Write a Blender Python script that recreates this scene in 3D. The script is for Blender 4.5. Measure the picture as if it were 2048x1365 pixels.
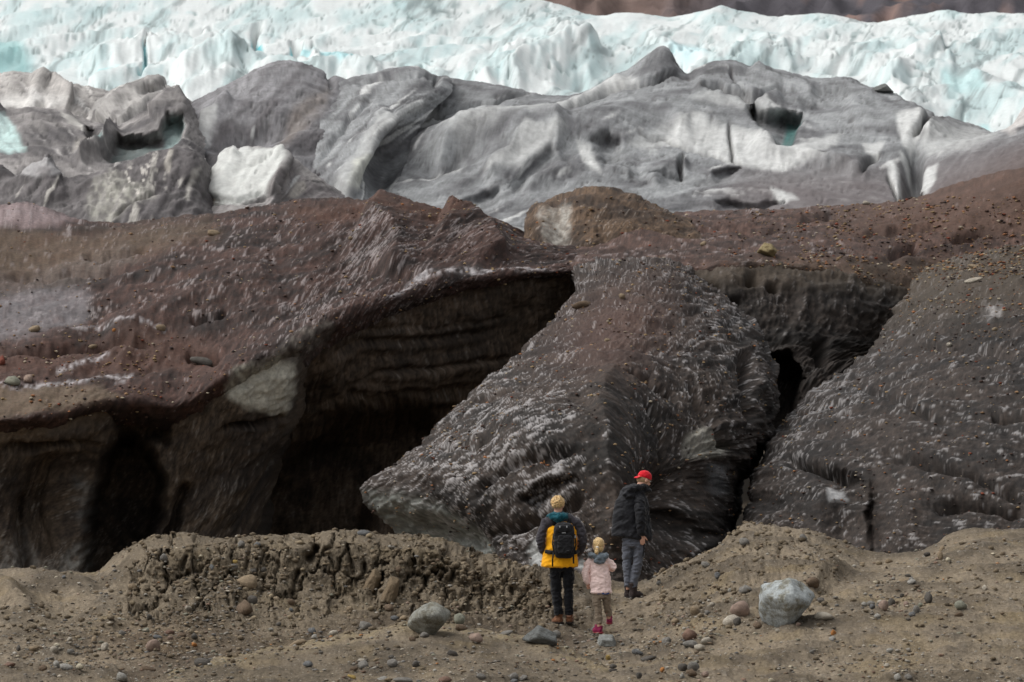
import bpy, bmesh, math, random
import numpy as np
from mathutils import Vector, Matrix
from mathutils.bvhtree import BVHTree

scene = bpy.context.scene
for _o in list(bpy.data.objects):
    bpy.data.objects.remove(_o)
COL = scene.collection

# ------------------------------------------------------------------ camera
LENS, SENSOR = 100.0, 36.0
FPX = 2048 * LENS / SENSOR            # focal length in photo pixels
CX, CY, HORIZON, CAMZ = 1024.0, 682.5, 860.0, 1.7
PITCH = math.atan((HORIZON - CY) / FPX)
cam_d = bpy.data.cameras.new('camera')
cam = bpy.data.objects.new('camera', cam_d)
COL.objects.link(cam)
cam.location = (0, 0, CAMZ)
cam.rotation_euler = (math.pi / 2 + PITCH, 0, 0)
cam_d.lens = LENS
cam_d.sensor_width = SENSOR
cam_d.clip_start = 0.5
cam_d.clip_end = 6000
cam_d.dof.use_dof = True
cam_d.dof.focus_distance = 40.0
cam_d.dof.aperture_fstop = 5.0
scene.camera = cam

# ------------------------------------------------------------------ sky, sun, exposure
SUN_EL, SUN_AZ = math.radians(56), math.radians(-98)     # azimuth from +Y (ahead) towards +X
world = bpy.data.worlds.new('World')
scene.world = world
world.use_nodes = True
wn = world.node_tree
bg = wn.nodes['Background']
sky = wn.nodes.new('ShaderNodeTexSky')
sky.sky_type = 'NISHITA'
sky.sun_disc = False
sky.sun_elevation = SUN_EL
sky.sun_rotation = SUN_AZ
sky.air_density = 1.0
sky.dust_density = 4.0
sky.ozone_density = 1.0
hsv = wn.nodes.new('ShaderNodeHueSaturation')           # an overcast sky has hardly any colour
hsv.inputs['Saturation'].default_value = 0.12
wn.links.new(sky.outputs[0], hsv.inputs['Color'])
wn.links.new(hsv.outputs[0], bg.inputs[0])
bg.inputs[1].default_value = 0.135
sun_d = bpy.data.lights.new('sun', 'SUN')
sun_d.energy = 1.35
sun_d.angle = math.radians(55)
sun_d.color = (1.0, 0.97, 0.93)
sun = bpy.data.objects.new('sun', sun_d)
COL.objects.link(sun)
sun.rotation_euler = Vector((math.sin(SUN_AZ) * math.cos(SUN_EL), math.cos(SUN_AZ) * math.cos(SUN_EL), math.sin(SUN_EL))).to_track_quat('Z', 'Y').to_euler()
sun['kind'] = 'helper'
vs = scene.view_settings
vs.view_transform = 'Standard'
vs.look = 'None'
vs.exposure = 0.18
vs.gamma = 1.0
scene.cycles.use_denoising = True
scene.cycles.max_bounces = 5
scene.cycles.diffuse_bounces = 3

# ------------------------------------------------------------------ maths helpers
RNG = np.random.default_rng(7)
random.seed(7)
_fw = np.array([0, math.cos(PITCH), math.sin(PITCH)])
_up = np.array([0, -math.sin(PITCH), math.cos(PITCH)])

def at(px, py, Y):
    """world point at distance Y (metres ahead) that lies on the sight line of a photo pixel"""
    px, py, Y = np.asarray(px, float), np.asarray(py, float), np.asarray(Y, float)
    dx, dy = (px - CX) / FPX, -(py - CY) / FPX
    v = _fw + dx[..., None] * np.array([1.0, 0, 0]) + dy[..., None] * _up
    return v * (Y / v[..., 1])[..., None] + np.array([0, 0, CAMZ])

def sstep(a, b, x):
    t = np.clip((x - a) / (b - a), 0, 1)
    return t * t * (3 - 2 * t)

def mixc(a, b, t):
    """mix two colours (or colour fields) by a field t"""
    return np.asarray(a) + (np.asarray(b) - np.asarray(a)) * np.clip(t, 0, 1)[..., None]

def lin(r, g, b):
    c = np.array([r, g, b], float) / 255
    return np.where(c <= 0.04045, c / 12.92, ((c + 0.055) / 1.055) ** 2.4)

_P = np.random.default_rng(3).permutation(512)
def _h(i, j, s):
    return _P[(_P[(i + s * 37) & 511] + j) & 511]
_A = np.linspace(0, 2 * np.pi, 512, endpoint=False)
_GX, _GY = np.cos(_A), np.sin(_A)

def perlin(x, y, s=0):
    xi, yi = np.floor(x).astype(np.int64), np.floor(y).astype(np.int64)
    fx, fy = x - xi, y - yi
    u, v = fx * fx * fx * (fx * (fx * 6 - 15) + 10), fy * fy * fy * (fy * (fy * 6 - 15) + 10)
    def g(a, b):
        h = _h(xi + a, yi + b, s)
        return _GX[h] * (fx - a) + _GY[h] * (fy - b)
    a = g(0, 0); b = g(1, 0); c = g(0, 1); d = g(1, 1)
    return ((a + (b - a) * u) * (1 - v) + (c + (d - c) * u) * v) * 1.5

def fbm(x, y, oct=4, s=0, gain=0.5):
    o = np.zeros_like(x); a = 1.0; f = 1.0; t = 0
    for k in range(oct):
        o += a * perlin(x * f + 17.3 * k, y * f - 9.1 * k, s + k); t += a * a
        a *= gain; f *= 2.03
    return o / math.sqrt(t)

def ridged(x, y, oct=4, s=0, gain=0.5):
    o = np.zeros_like(x); a = 1.0; f = 1.0; t = 0
    for k in range(oct):
        o += a * (1 - np.abs(perlin(x * f + 7.7 * k, y * f + 3.1 * k, s + k)) * 1.6); t += a
        a *= gain; f *= 2.07
    return o / t

def worley(x, y, s=0):
    """F1, F2 and the nearest cell's random value"""
    xi, yi = np.floor(x).astype(np.int64), np.floor(y).astype(np.int64)
    f1 = np.full(x.shape, 9.0); f2 = np.full(x.shape, 9.0); cid = np.zeros(x.shape)
    for a in (-1, 0, 1):
        for b in (-1, 0, 1):
            h = _h(xi + a, yi + b, s); h2 = _h(yi + b, xi + a, s + 5)
            d = np.hypot(xi + a + h / 512 - x, yi + b + h2 / 512 - y)
            m = d < f1
            f2 = np.where(m, f1, np.minimum(f2, d)); f1 = np.where(m, d, f1); cid = np.where(m, ((h * 31 + h2) & 511) / 511, cid)
    return f1, f2, cid

def pchip(t, Y, tq):
    """monotone cubic through (t, Y) along axis 0"""
    t = np.asarray(t, float); Y = np.asarray(Y, float)
    sh = (slice(None),) + (None,) * (Y.ndim - 1)
    h = np.diff(t); dl = np.diff(Y, axis=0) / h[sh]
    m = np.empty_like(Y); m[0] = dl[0]; m[-1] = dl[-1]
    if len(t) > 2:
        w1 = (2 * h[1:] + h[:-1])[sh]; w2 = (h[1:] + 2 * h[:-1])[sh]
        a, b = dl[:-1], dl[1:]
        with np.errstate(divide='ignore', invalid='ignore'):
            hm = (w1 + w2) / (w1 / a + w2 / b)
        m[1:-1] = np.where(a * b > 0, hm, 0)
    k = np.clip(np.searchsorted(t, tq, side='right') - 1, 0, len(t) - 2)
    s = ((tq - t[k]) / h[k])[sh]; hh = h[k][sh]
    y0, y1, m0, m1 = Y[k], Y[k + 1], m[k], m[k + 1]
    s2, s3 = s * s, s * s * s
    return (2 * s3 - 3 * s2 + 1) * y0 + (s3 - 2 * s2 + s) * hh * m0 + (-2 * s3 + 3 * s2) * y1 + (s3 - s2) * hh * m1

def poly_dist(px, py, poly, closed=False, reach=200.0):
    """distance to a polyline and, for an open one, the side (+ on the right of its direction)"""
    P = np.asarray(poly, float)
    if closed:
        P = np.vstack([P, P[:1]])
    d = np.full(px.shape, 1e6); sd = np.zeros(px.shape); tt = np.zeros(px.shape)
    lo, hi = P.min(0) - reach, P.max(0) + reach
    m = (px > lo[0]) & (px < hi[0]) & (py > lo[1]) & (py < hi[1])
    if not m.any():
        return d, sd, tt
    x, y = px[m], py[m]
    D = np.full(x.shape, 1e6); S = np.zeros(x.shape); T = np.zeros(x.shape)
    L = np.concatenate([[0], np.cumsum(np.hypot(*np.diff(P, axis=0).T))])
    for i in range(len(P) - 1):
        a, b = P[i], P[i + 1]; e = b - a; l2 = max(e @ e, 1e-9)
        t = np.clip(((x - a[0]) * e[0] + (y - a[1]) * e[1]) / l2, 0, 1)
        q = np.hypot(x - a[0] - t * e[0], y - a[1] - t * e[1])
        c = e[0] * (y - a[1]) - e[1] * (x - a[0])
        k = q < D
        D = np.where(k, q, D); S = np.where(k, np.sign(c), S); T = np.where(k, (L[i] + t * math.sqrt(l2)) / L[-1], T)
    d[m] = D; sd[m] = S; tt[m] = T
    return d, sd, tt

def inside(px, py, poly):
    P = np.asarray(poly, float); r = np.zeros(px.shape, bool)
    m = (px >= P[:, 0].min()) & (px <= P[:, 0].max()) & (py >= P[:, 1].min()) & (py <= P[:, 1].max())
    if not m.any():
        return r
    x, y = px[m], py[m]; q = np.zeros(x.shape, bool); j = len(P) - 1
    for i in range(len(P)):
        c = ((P[i, 1] > y) != (P[j, 1] > y)) & (x < (P[j, 0] - P[i, 0]) * (y - P[i, 1]) / (P[j, 1] - P[i, 1] + 1e-12) + P[i, 0])
        q ^= c; j = i
    r[m] = q
    return r

def area(px, py, poly, soft=8.0):
    """0 outside, 1 inside, soft pixels wide at the rim"""
    d, _, _ = poly_dist(px, py, poly, True, soft * 3)
    s = np.where(inside(px, py, poly), d, -d)
    return sstep(-soft, soft, s)

def gauss(px, py, cx, cy, rx, ry, ang=0.0, p=2.0):
    c, s = math.cos(math.radians(ang)), math.sin(math.radians(ang))
    x, y = px - cx, py - cy
    return np.exp(-(((x * c + y * s) / rx) ** 2 + ((-x * s + y * c) / ry) ** 2) ** (p / 2))

def crack(S, poly, w, depth, taper=True, back=0.0):
    d, _, t = poly_dist(S.wx, S.wy, poly, False, w * 4)
    k = np.exp(-(d / w) ** 2)
    if taper:
        k = k * np.clip(np.sin(np.pi * np.clip(t, 0.02, 0.98)) * 2.2, 0.0, 1)
    S.disp -= depth * k * (1 - back)
    S.push += depth * k * back

def lip(S, poly, h, wr, wl):
    """a raised edge: falls off over wr pixels on the right of the line's direction and over wl on its left"""
    d, sd, t = poly_dist(S.wx, S.wy, poly, False, max(wr, wl) * 3)
    k = np.exp(-(d / np.where(sd > 0, wr, wl)) ** 1.15)
    k = np.where(d > 1e5, 0, k) * sstep(0, 0.12, t) * sstep(0, 0.12, 1 - t)
    S.disp += h * k

# ------------------------------------------------------------------ lofted terrain sheets
class Sheet:
    """a surface lofted through rows of (photo x, photo y, distance) points"""
    def __init__(self, rows, step=2.5, seed=0, warp=6.0):
        L = [np.hypot(*np.diff(np.array(r, float)[:, :2], axis=0).T).sum() for r in rows]
        nu = int(max(L) / step) + 2
        uq = np.linspace(0, 1, nu)
        R = []
        for r in rows:
            a = np.array(r, float)
            t = np.concatenate([[0], np.cumsum(np.hypot(*np.diff(a[:, :2], axis=0).T) + 1e-3)])
            R.append(pchip(t / t[-1], a, uq))
        R = np.array(R)
        gap = np.hypot(np.diff(R[..., 0], axis=0), np.diff(R[..., 1], axis=0)).mean(1) + 2
        t = np.concatenate([[0], np.cumsum(gap)])
        nv = int(t[-1] / step) + 2
        G = pchip(t, R, np.linspace(0, t[-1], nv))
        self.px, self.py, self.Y = G[..., 0], G[..., 1], G[..., 2]
        self.shape = self.px.shape
        self.seed = seed
        self.P = at(self.px, self.py, self.Y)
        self.disp = np.zeros(self.shape)
        self.push = np.zeros(self.shape)      # straight back, away from the viewer
        self.wx = self.px + warp * fbm(self.px / 45, self.py / 45, 3, seed + 50)
        self.wy = self.py + warp * fbm(self.px / 45 + 40, self.py / 45 + 9, 3, seed + 60)
        ppm = FPX / np.median(self.Y)                       # the same surface measured in metres along it, times pixels per metre
        self.qx = self.P[..., 0] * ppm
        dv = np.linalg.norm(np.diff(self.P, axis=0), axis=-1)
        self.qy = -np.concatenate([np.zeros((1, self.shape[1])), np.cumsum(dv, 0)], 0) * ppm
        self.col = np.zeros(self.shape + (3,))
        self.rough = np.full(self.shape, 0.75)
    def normals(self):
        du = np.gradient(self.P, axis=1); dv = np.gradient(self.P, axis=0)
        n = np.cross(du, dv); n /= np.linalg.norm(n, axis=-1, keepdims=True) + 1e-12
        view = np.array([0, 0, CAMZ]) - self.P
        if ((n * view).sum(-1) > 0).mean() < 0.5:
            n = -n
        return n
    def apply(self):
        self.P = self.P + self.normals() * self.disp[..., None]
        v = self.P - np.array([0, 0, CAMZ])
        v[..., 2] = 0
        self.P = self.P + v / np.linalg.norm(v, axis=-1, keepdims=True) * self.push[..., None]
        self.disp = np.zeros(self.shape)
    def lic(self, ang, length=14, seed=0, blur=1):
        """noise drawn out along a flow direction (degrees, 0 = to the right, 90 = up the photo)"""
        nv, nu = self.shape
        ang = np.radians(ang) * np.ones(self.shape)
        n = np.random.default_rng(seed).standard_normal(self.shape)
        for _ in range(blur):
            n = (n + np.roll(n, 1, 0) + np.roll(n, -1, 0) + np.roll(n, 1, 1) + np.roll(n, -1, 1)) / 5
        gu = np.hypot(np.gradient(self.px, axis=1), np.gradient(self.py, axis=1)) + 0.3
        gy = np.gradient(self.py, axis=0)
        gv = np.where(gy < 0, -1, 1) * (np.abs(gy) + 0.3)
        stp = 2.2
        vi, vj = np.cos(ang) / gu * stp, -np.sin(ang) / gv * stp
        acc = n.copy()
        J0, I0 = np.meshgrid(np.arange(nv), np.arange(nu), indexing='ij')
        for sgn in (1, -1):
            i, j = I0.astype(float), J0.astype(float)
            for _ in range(length // 2):
                a, b = np.clip(i, 0, nu - 1).astype(int), np.clip(j, 0, nv - 1).astype(int)
                i = i + sgn * vi[b, a]; j = j + sgn * vj[b, a]
                a, b = np.clip(i + 0.5, 0, nu - 1).astype(int), np.clip(j + 0.5, 0, nv - 1).astype(int)
                acc += n[b, a]
        acc -= acc.mean()
        return acc / acc.std()
    span = 650.0
    def widen(self, stride=7):
        """let the ground run on past both ends of the view, with relief like that beside it"""
        P, c, r = self.P, self.col, self.rough
        nu = self.shape[1]
        k = min(int(self.span / (np.ptp(self.px[0]) / nu)), nu - 2)
        j = np.arange(1, k, stride)
        if self.px[:, -1].min() > 2060:
            m = P[:, nu - 1 - j].copy(); m[..., 0] = 2 * P[:, -1:, 0] - m[..., 0]
            P = np.concatenate([P, m], 1); c = np.concatenate([c, c[:, nu - 1 - j]], 1); r = np.concatenate([r, r[:, nu - 1 - j]], 1)
        if self.px[:, 0].max() < -50:
            m = P[:, j[::-1]].copy(); m[..., 0] = 2 * P[:, :1, 0] - m[..., 0]
            P = np.concatenate([m, P], 1); c = np.concatenate([c[:, j[::-1]], c], 1); r = np.concatenate([r[:, j[::-1]], r], 1)
        return P, c, r
    def build(self, name, mat, kind='structure', label=None, cat=None):
        WP, wc, wr = self.widen()
        nv, nu = WP.shape[:2]
        idx = np.arange(nv * nu).reshape(nv, nu)
        q = np.stack([idx[:-1, :-1], idx[:-1, 1:], idx[1:, 1:], idx[1:, :-1]], -1).reshape(-1, 4)
        n = np.cross(WP[nv // 2, nu // 2 + 1] - WP[nv // 2, nu // 2], WP[nv // 2 + 1, nu // 2] - WP[nv // 2, nu // 2])
        if n @ (np.array([0, 0, CAMZ]) - WP[nv // 2, nu // 2]) < 0:
            q = q[:, ::-1]
        me = mesh_np(name, WP.reshape(-1, 3), q, mat)
        add_col(me, wc.reshape(-1, 3), wr.reshape(-1))
        o = bpy.data.objects.new(name, me)
        COL.objects.link(o)
        o['kind'] = kind
        if label:
            o['label'] = label
        if cat:
            o['category'] = cat
        return o

def mesh_np(name, V, F, mat=None, smooth=True):
    me = bpy.data.meshes.new(name)
    V = np.ascontiguousarray(V, np.float32); F = np.ascontiguousarray(F, np.int32)
    k = F.shape[1]
    me.vertices.add(len(V)); me.vertices.foreach_set('co', V.ravel())
    me.loops.add(F.size); me.loops.foreach_set('vertex_index', F.ravel())
    me.polygons.add(len(F))
    me.polygons.foreach_set('loop_start', np.arange(0, F.size, k, dtype=np.int32))
    me.polygons.foreach_set('loop_total', np.full(len(F), k, np.int32))
    if smooth:
        me.polygons.foreach_set('use_smooth', np.ones(len(F), bool))
    me.update(calc_edges=True)
    if mat:
        me.materials.append(mat)
    return me

def add_col(me, col, rough=None):
    a = me.attributes.new('surface_colour', 'FLOAT_COLOR', 'POINT')
    c = np.ones((len(col), 4), np.float32); c[:, :3] = np.clip(col, 0.002, 0.95)
    a.data.foreach_set('color', c.ravel())
    if rough is not None:
        a = me.attributes.new('surface_roughness', 'FLOAT', 'POINT')
        a.data.foreach_set('value', np.ascontiguousarray(rough, np.float32))

# ------------------------------------------------------------------ materials
def node_mat(name):
    m = bpy.data.materials.new(name); m.use_nodes = True
    nt = m.node_tree
    return m, nt, nt.nodes['Principled BSDF']

def terrain_mat(name, scale, var=0.35, bump=0.5, dist=0.03, spec=0.3, speck=None):
    """the mesh's own colours, broken up by fine noise, with fine relief"""
    m, nt, bs = node_mat(name)
    at_ = nt.nodes.new('ShaderNodeAttribute'); at_.attribute_name = 'surface_colour'
    ar = nt.nodes.new('ShaderNodeAttribute'); ar.attribute_name = 'surface_roughness'
    tc = nt.nodes.new('ShaderNodeTexCoord')
    n1 = nt.nodes.new('ShaderNodeTexNoise'); n1.inputs['Scale'].default_value = scale; n1.inputs['Detail'].default_value = 5; n1.inputs['Roughness'].default_value = 0.65
    nt.links.new(tc.outputs['Object'], n1.inputs['Vector'])
    mr = nt.nodes.new('ShaderNodeMapRange')
    mr.inputs['From Min'].default_value = 0.25; mr.inputs['From Max'].default_value = 0.75
    mr.inputs['To Min'].default_value = 1 - var; mr.inputs['To Max'].default_value = 1 + var
    nt.links.new(n1.outputs['Fac'], mr.inputs['Value'])
    mx = nt.nodes.new('ShaderNodeVectorMath'); mx.operation = 'SCALE'
    nt.links.new(at_.outputs['Color'], mx.inputs[0]); nt.links.new(mr.outputs[0], mx.inputs['Scale'])
    out = mx.outputs[0]
    if speck:
        sc, amt, rgb = speck
        v = nt.nodes.new('ShaderNodeTexVoronoi'); v.inputs['Scale'].default_value = sc
        nt.links.new(tc.outputs['Object'], v.inputs['Vector'])
        r = nt.nodes.new('ShaderNodeMapRange'); r.inputs['From Min'].default_value = 0.22; r.inputs['From Max'].default_value = 0.30
        r.inputs['To Min'].default_value = 1; r.inputs['To Max'].default_value = 0
        nt.links.new(v.outputs['Distance'], r.inputs['Value'])
        sp = nt.nodes.new('ShaderNodeSeparateColor'); nt.links.new(v.outputs['Color'], sp.inputs[0])
        gt = nt.nodes.new('ShaderNodeMath'); gt.operation = 'LESS_THAN'; gt.inputs[1].default_value = amt
        nt.links.new(sp.outputs[0], gt.inputs[0])
        mu = nt.nodes.new('ShaderNodeMath'); mu.operation = 'MULTIPLY'
        nt.links.new(gt.outputs[0], mu.inputs[0]); nt.links.new(r.outputs[0], mu.inputs[1])
        mix = nt.nodes.new('ShaderNodeMix'); mix.data_type = 'RGBA'
        nt.links.new(mu.outputs[0], mix.inputs[0]); nt.links.new(out, mix.inputs[6]); mix.inputs[7].default_value = (*rgb, 1)
        out = mix.outputs[2]
    nt.links.new(out, bs.inputs['Base Color'])
    nt.links.new(ar.outputs['Fac'], bs.inputs['Roughness'])
    bs.inputs['Specular IOR Level'].default_value = spec
    b = nt.nodes.new('ShaderNodeBump'); b.inputs['Strength'].default_value = bump; b.inputs['Distance'].default_value = dist
    n2 = nt.nodes.new('ShaderNodeTexNoise'); n2.inputs['Scale'].default_value = scale * 0.6; n2.inputs['Detail'].default_value = 6; n2.inputs['Roughness'].default_value = 0.7
    nt.links.new(tc.outputs['Object'], n2.inputs['Vector'])
    nt.links.new(n2.outputs['Fac'], b.inputs['Height'])
    nt.links.new(b.outputs[0], bs.inputs['Normal'])
    return m

def plain_mat(name, rgb, rough=0.8, var=0.15, scale=20.0, bump=0.0, spec=0.3, sheen=0.0):
    m, nt, bs = node_mat(name)
    tc = nt.nodes.new('ShaderNodeTexCoord')
    n1 = nt.nodes.new('ShaderNodeTexNoise'); n1.inputs['Scale'].default_value = scale; n1.inputs['Detail'].default_value = 4
    nt.links.new(tc.outputs['Object'], n1.inputs['Vector'])
    cr = nt.nodes.new('ShaderNodeValToRGB')
    cr.color_ramp.elements[0].position = 0.3; cr.color_ramp.elements[1].position = 0.7
    cr.color_ramp.elements[0].color = (*[c * (1 - var) for c in rgb], 1)
    cr.color_ramp.elements[1].color = (*[min(1, c * (1 + var)) for c in rgb], 1)
    nt.links.new(n1.outputs['Fac'], cr.inputs[0]); nt.links.new(cr.outputs[0], bs.inputs['Base Color'])
    bs.inputs['Roughness'].default_value = rough
    bs.inputs['Specular IOR Level'].default_value = spec
    if sheen:
        bs.inputs['Sheen Weight'].default_value = sheen
    if bump:
        b = nt.nodes.new('ShaderNodeBump'); b.inputs['Strength'].default_value = bump; b.inputs['Distance'].default_value = 0.01
        nt.links.new(n1.outputs['Fac'], b.inputs['Height']); nt.links.new(b.outputs[0], bs.inputs['Normal'])
    return m
# ================================================================== the setting: glacier
M_DIRTY = terrain_mat('dirty_ice', 9.0, 0.4, 0.6, 0.05, 0.35)
M_GREY = terrain_mat('grey_ice', 3.0, 0.22, 0.5, 0.12, 0.3)
M_WHITE = terrain_mat('white_ice', 1.2, 0.06, 0.5, 0.3, 0.3)
M_ROCK = terrain_mat('far_rock', 0.05, 0.3, 0.6, 3.0, 0.1)

C_BROWN, C_BROWN2, C_FLECK = lin(68, 48, 41), lin(40, 29, 25), lin(146, 137, 135)
C_WALL, C_WALL2 = lin(78, 66, 54), lin(50, 42, 36)
C_LOBE, C_LOBE2 = lin(60, 51, 45), lin(34, 30, 27)
C_GREY, C_GREY2, C_PALE = lin(140, 142, 143), lin(100, 100, 102), lin(206, 207, 205)
C_CLEAN = lin(226, 229, 225)
C_TEAL = lin(120, 150, 150)

def front_ice(S, base, dark, fleck, ang, amt=0.75, thr=0.55, relief=0.07, length=16, lump=0.35, lump_px=90.0, bias=0.0):
    """dirty glacier ice: debris film, streaks of bare wet ice along the flow, scalloped relief"""
    px, py = S.qx, S.qy
    st = S.lic(ang, max(4, length // 3), S.seed + 1, 0)
    stb = S.lic(ang, length // 2, S.seed + 6, 1)
    gr = np.random.default_rng(S.seed + 8).standard_normal(S.shape)
    st2 = S.lic(ang, length * 2, S.seed + 2, 5)
    n1 = fbm(px / 160, py / 110, 4, S.seed + 3)
    n2 = fbm(px / 28, py / 18, 4, S.seed + 4)
    n3 = fbm(px / 8, py / 6, 3, S.seed + 7)
    c = mixc(base, dark, sstep(-0.6, 0.8, n1 + 0.5 * n2))
    c = c * (1 + 0.2 * np.clip(st, -2, 2) + 0.18 * np.clip(n3, -1.5, 1.5) + 0.14 * np.clip(gr, -2, 2))[..., None] * (1 + 0.2 * np.clip(stb, -1.5, 1.5))[..., None]
    cl = fbm(px / 75 + 11, py / 75, 3, S.seed + 9)
    f = sstep(thr, thr + 0.9, 0.5 * cl - 0.08 + st * 0.5 + stb * 0.38 + st2 * 0.16 + n2 * 0.35 + n3 * 0.3 + gr * 0.15 + bias)
    S.col = mixc(c, fleck, amt * f)
    S.rough = 0.8 - 0.35 * f
    S.fleck = f
    S.disp += relief * (0.06 * np.clip(st, -2.5, 2.5) + 0.15 * np.clip(stb, -2.5, 2.5) + 0.14 * np.clip(st2, -2.5, 2.5) + 0.45 * n2 + 0.16 * n3 + 0.03 * gr) + 0.45 * lump * fbm(px / lump_px, py / lump_px, 4, S.seed + 5)

def patch(S, poly, rgb, soft=8, amt=0.9, rough=None, mottle=0.25):
    k = area(S.wx, S.wy, poly, soft) * amt
    k = k * (1 - mottle + mottle * sstep(-0.5, 0.6, fbm(S.px / 14, S.py / 14, 3, S.seed + 77)))
    S.col = mixc(S.col, np.asarray(rgb), k)
    if rough is not None:
        S.rough = S.rough + (rough - S.rough) * k
    return k

# ---- debris covered slope on the left (d0 is its lip over the caves)
d0 = [(-120,838,73),(0,828,73.5),(60,822,73.5),(120,815,74),(200,792,74.5),(270,790,75),(340,800,75.5),(440,750,76),(520,705,76.5),(590,680,77),(670,632,78.5),(760,598,80.5),(850,572,83),(950,553,85.5),(1050,543,88),(1150,538,90.5)]
thick = lambda x: 1.0 - 0.75 * min(1.0, max(0.0, (x - 620) / 420))      # the lip thins out towards the lobe
D = Sheet([
    [(x, y + 62 * thick(x), Y + 1.4 * thick(x)) for x, y, Y in d0],
    [(x, y + 40 * thick(x), Y + 0.35 * thick(x)) for x, y, Y in d0],
    [(x, y + 14 * thick(x), Y - 0.1) for x, y, Y in d0],
    [(x, y - 4, Y + 0.15) for x, y, Y in d0],
    [(-120,765,75),(0,757,75.5),(120,754,76),(200,752,76.5),(270,752,77),(340,747,77.3),(440,705,78),(520,665,79),(590,640,80),(670,600,81.5),(760,570,83),(850,548,85.5),(950,535,88),(1050,528,90.5),(1150,525,93)],
    [(-120,690,78),(0,680,78.5),(200,665,79.5),(400,630,81),(590,570,83.5),(760,520,87),(900,500,90),(1050,495,93),(1150,500,96)],
    [(-120,600,82),(0,590,83),(200,560,84.5),(400,525,86),(590,490,88),(700,470,89.5),(800,460,91),(900,458,93),(1000,475,95.5),(1060,490,97),(1150,495,99)],
    [(-120,500,87.5),(0,490,89),(200,475,90.5),(400,455,92),(590,430,93.5),(700,422,94.5),(800,422,95.5),(900,432,97),(990,450,99),(1060,480,101),(1150,490,103)],
    [(-120,410,95),(0,410,95),(50,405,95.5),(100,418,96),(160,440,96.5),(250,448,97),(350,437,97.5),(440,428,98),(560,408,99),(640,398,99.5),(760,402,100),(880,425,101),(980,437,102),(1060,470,104),(1150,480,106)],
    [(-120,440,103),(0,440,103),(160,470,104),(350,470,105),(640,430,107),(880,460,109),(1150,510,114)],
], 2.5, 11)
ang = 38 - 20 * sstep(500, 0, D.px) - 45 * sstep(880, 1000, D.px) * sstep(560, 480, D.py) + 12 * sstep(500, 430, D.py)
front_ice(D, C_BROWN, C_BROWN2, C_FLECK, ang, 0.62, 0.62, 0.055, 14, 0.25,
          bias=0.75 * gauss(D.px, D.py, 740, 480, 60, 70) + 0.5 * gauss(D.px, D.py, 640, 600, 130, 40, -35) - 0.6 * sstep(640, 720, D.py) * sstep(560, 420, D.px)
          - 0.8 * gauss(D.px, D.py, 800, 425, 200, 25) + 0.6 * gauss(D.px, D.py, 900, 490, 60, 30) + 0.3 * gauss(D.px, D.py, 420, 560, 90, 60))
for poly, rgb, soft, amt in [
    ([(-120,470),(0,460),(160,470),(300,450),(420,440),(440,470),(330,500),(150,540),(0,560),(-120,570)], lin(96, 80, 64), 24, 0.7),
    ([(-120,620),(0,590),(150,570),(190,590),(170,640),(60,675),(-120,690)], lin(128, 124, 126), 12, 0.65),
    ([(-120,560),(40,550),(180,510),(260,490),(280,520),(140,570),(0,590),(-120,600)], lin(104, 94, 88), 14, 0.55),
    ([(-120,410),(0,408),(50,402),(100,415),(160,440),(60,455),(-120,450)], lin(150, 134, 134), 10, 0.8),
    ([(560,420),(680,400),(880,420),(1000,440),(900,460),(780,440),(640,445)], lin(86, 58, 44), 14, 0.7),
    ([(-120,700),(160,690),(330,660),(440,700),(430,745),(270,752),(0,750),(-120,760)], lin(84, 60, 50), 18, 0.7),
    ([(-120,770),(60,775),(200,775),(240,795),(120,820),(0,835),(-120,845)], lin(104, 90, 74), 10, 0.85)]:
    patch(D, poly, rgb, soft, amt)
for poly, w in [([(0,768),(60,772),(130,768),(200,756),(262,760)], 5), ([(120,740),(170,725),(215,715)], 4), ([(150,655),(240,662),(330,668)], 3), ([(780,592),(850,566),(900,552),(1000,542),(1100,538)], 3.5), ([(790,590),(830,570),(860,556)], 4)]:
    d, _, _ = poly_dist(D.wx, D.wy, poly, False, 40)
    D.col = mixc(D.col, lin(190, 185, 186), 0.75 * np.exp(-(d / w) ** 2) * sstep(-0.5, 0.5, fbm(D.px / 10, D.py / 5, 3, 9)))
for poly, w, dep in [([(380,655),(440,640),(460,625)], 5, 0.3), ([(160,520),(220,510),(300,500)], 5, 0.25), ([(0,705),(120,700),(250,690),(330,715)], 8, 0.35), ([(210,730),(270,690),(330,730)], 24, -0.15), ([(370,722),(400,715),(440,722)], 8, 0.5), ([(0,560),(140,545),(260,540)], 7, 0.3)]:
    crack(D, poly, w, dep)
patch(D, [(448,770),(470,740),(555,712),(592,728),(588,790),(575,835),(540,825),(490,815),(460,800)], lin(170, 166, 152), 8, 0.85, mottle=0.6)
patch(D, [(545,708),(600,668),(668,640),(655,690),(620,715),(592,735)], lin(118, 111, 102), 9, 0.7, mottle=0.8)
lip(D, [(1000,530),(985,490),(940,455),(880,428)], 0.7, 20, 60)
lip(D, [(780,560),(790,500),(770,460),(720,430)], 0.6, 60, 50)
lip(D, [(200,675),(420,600),(560,530)], 0.35, 60, 40)
D.apply(); D.build('debris_slope', M_DIRTY)

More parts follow.
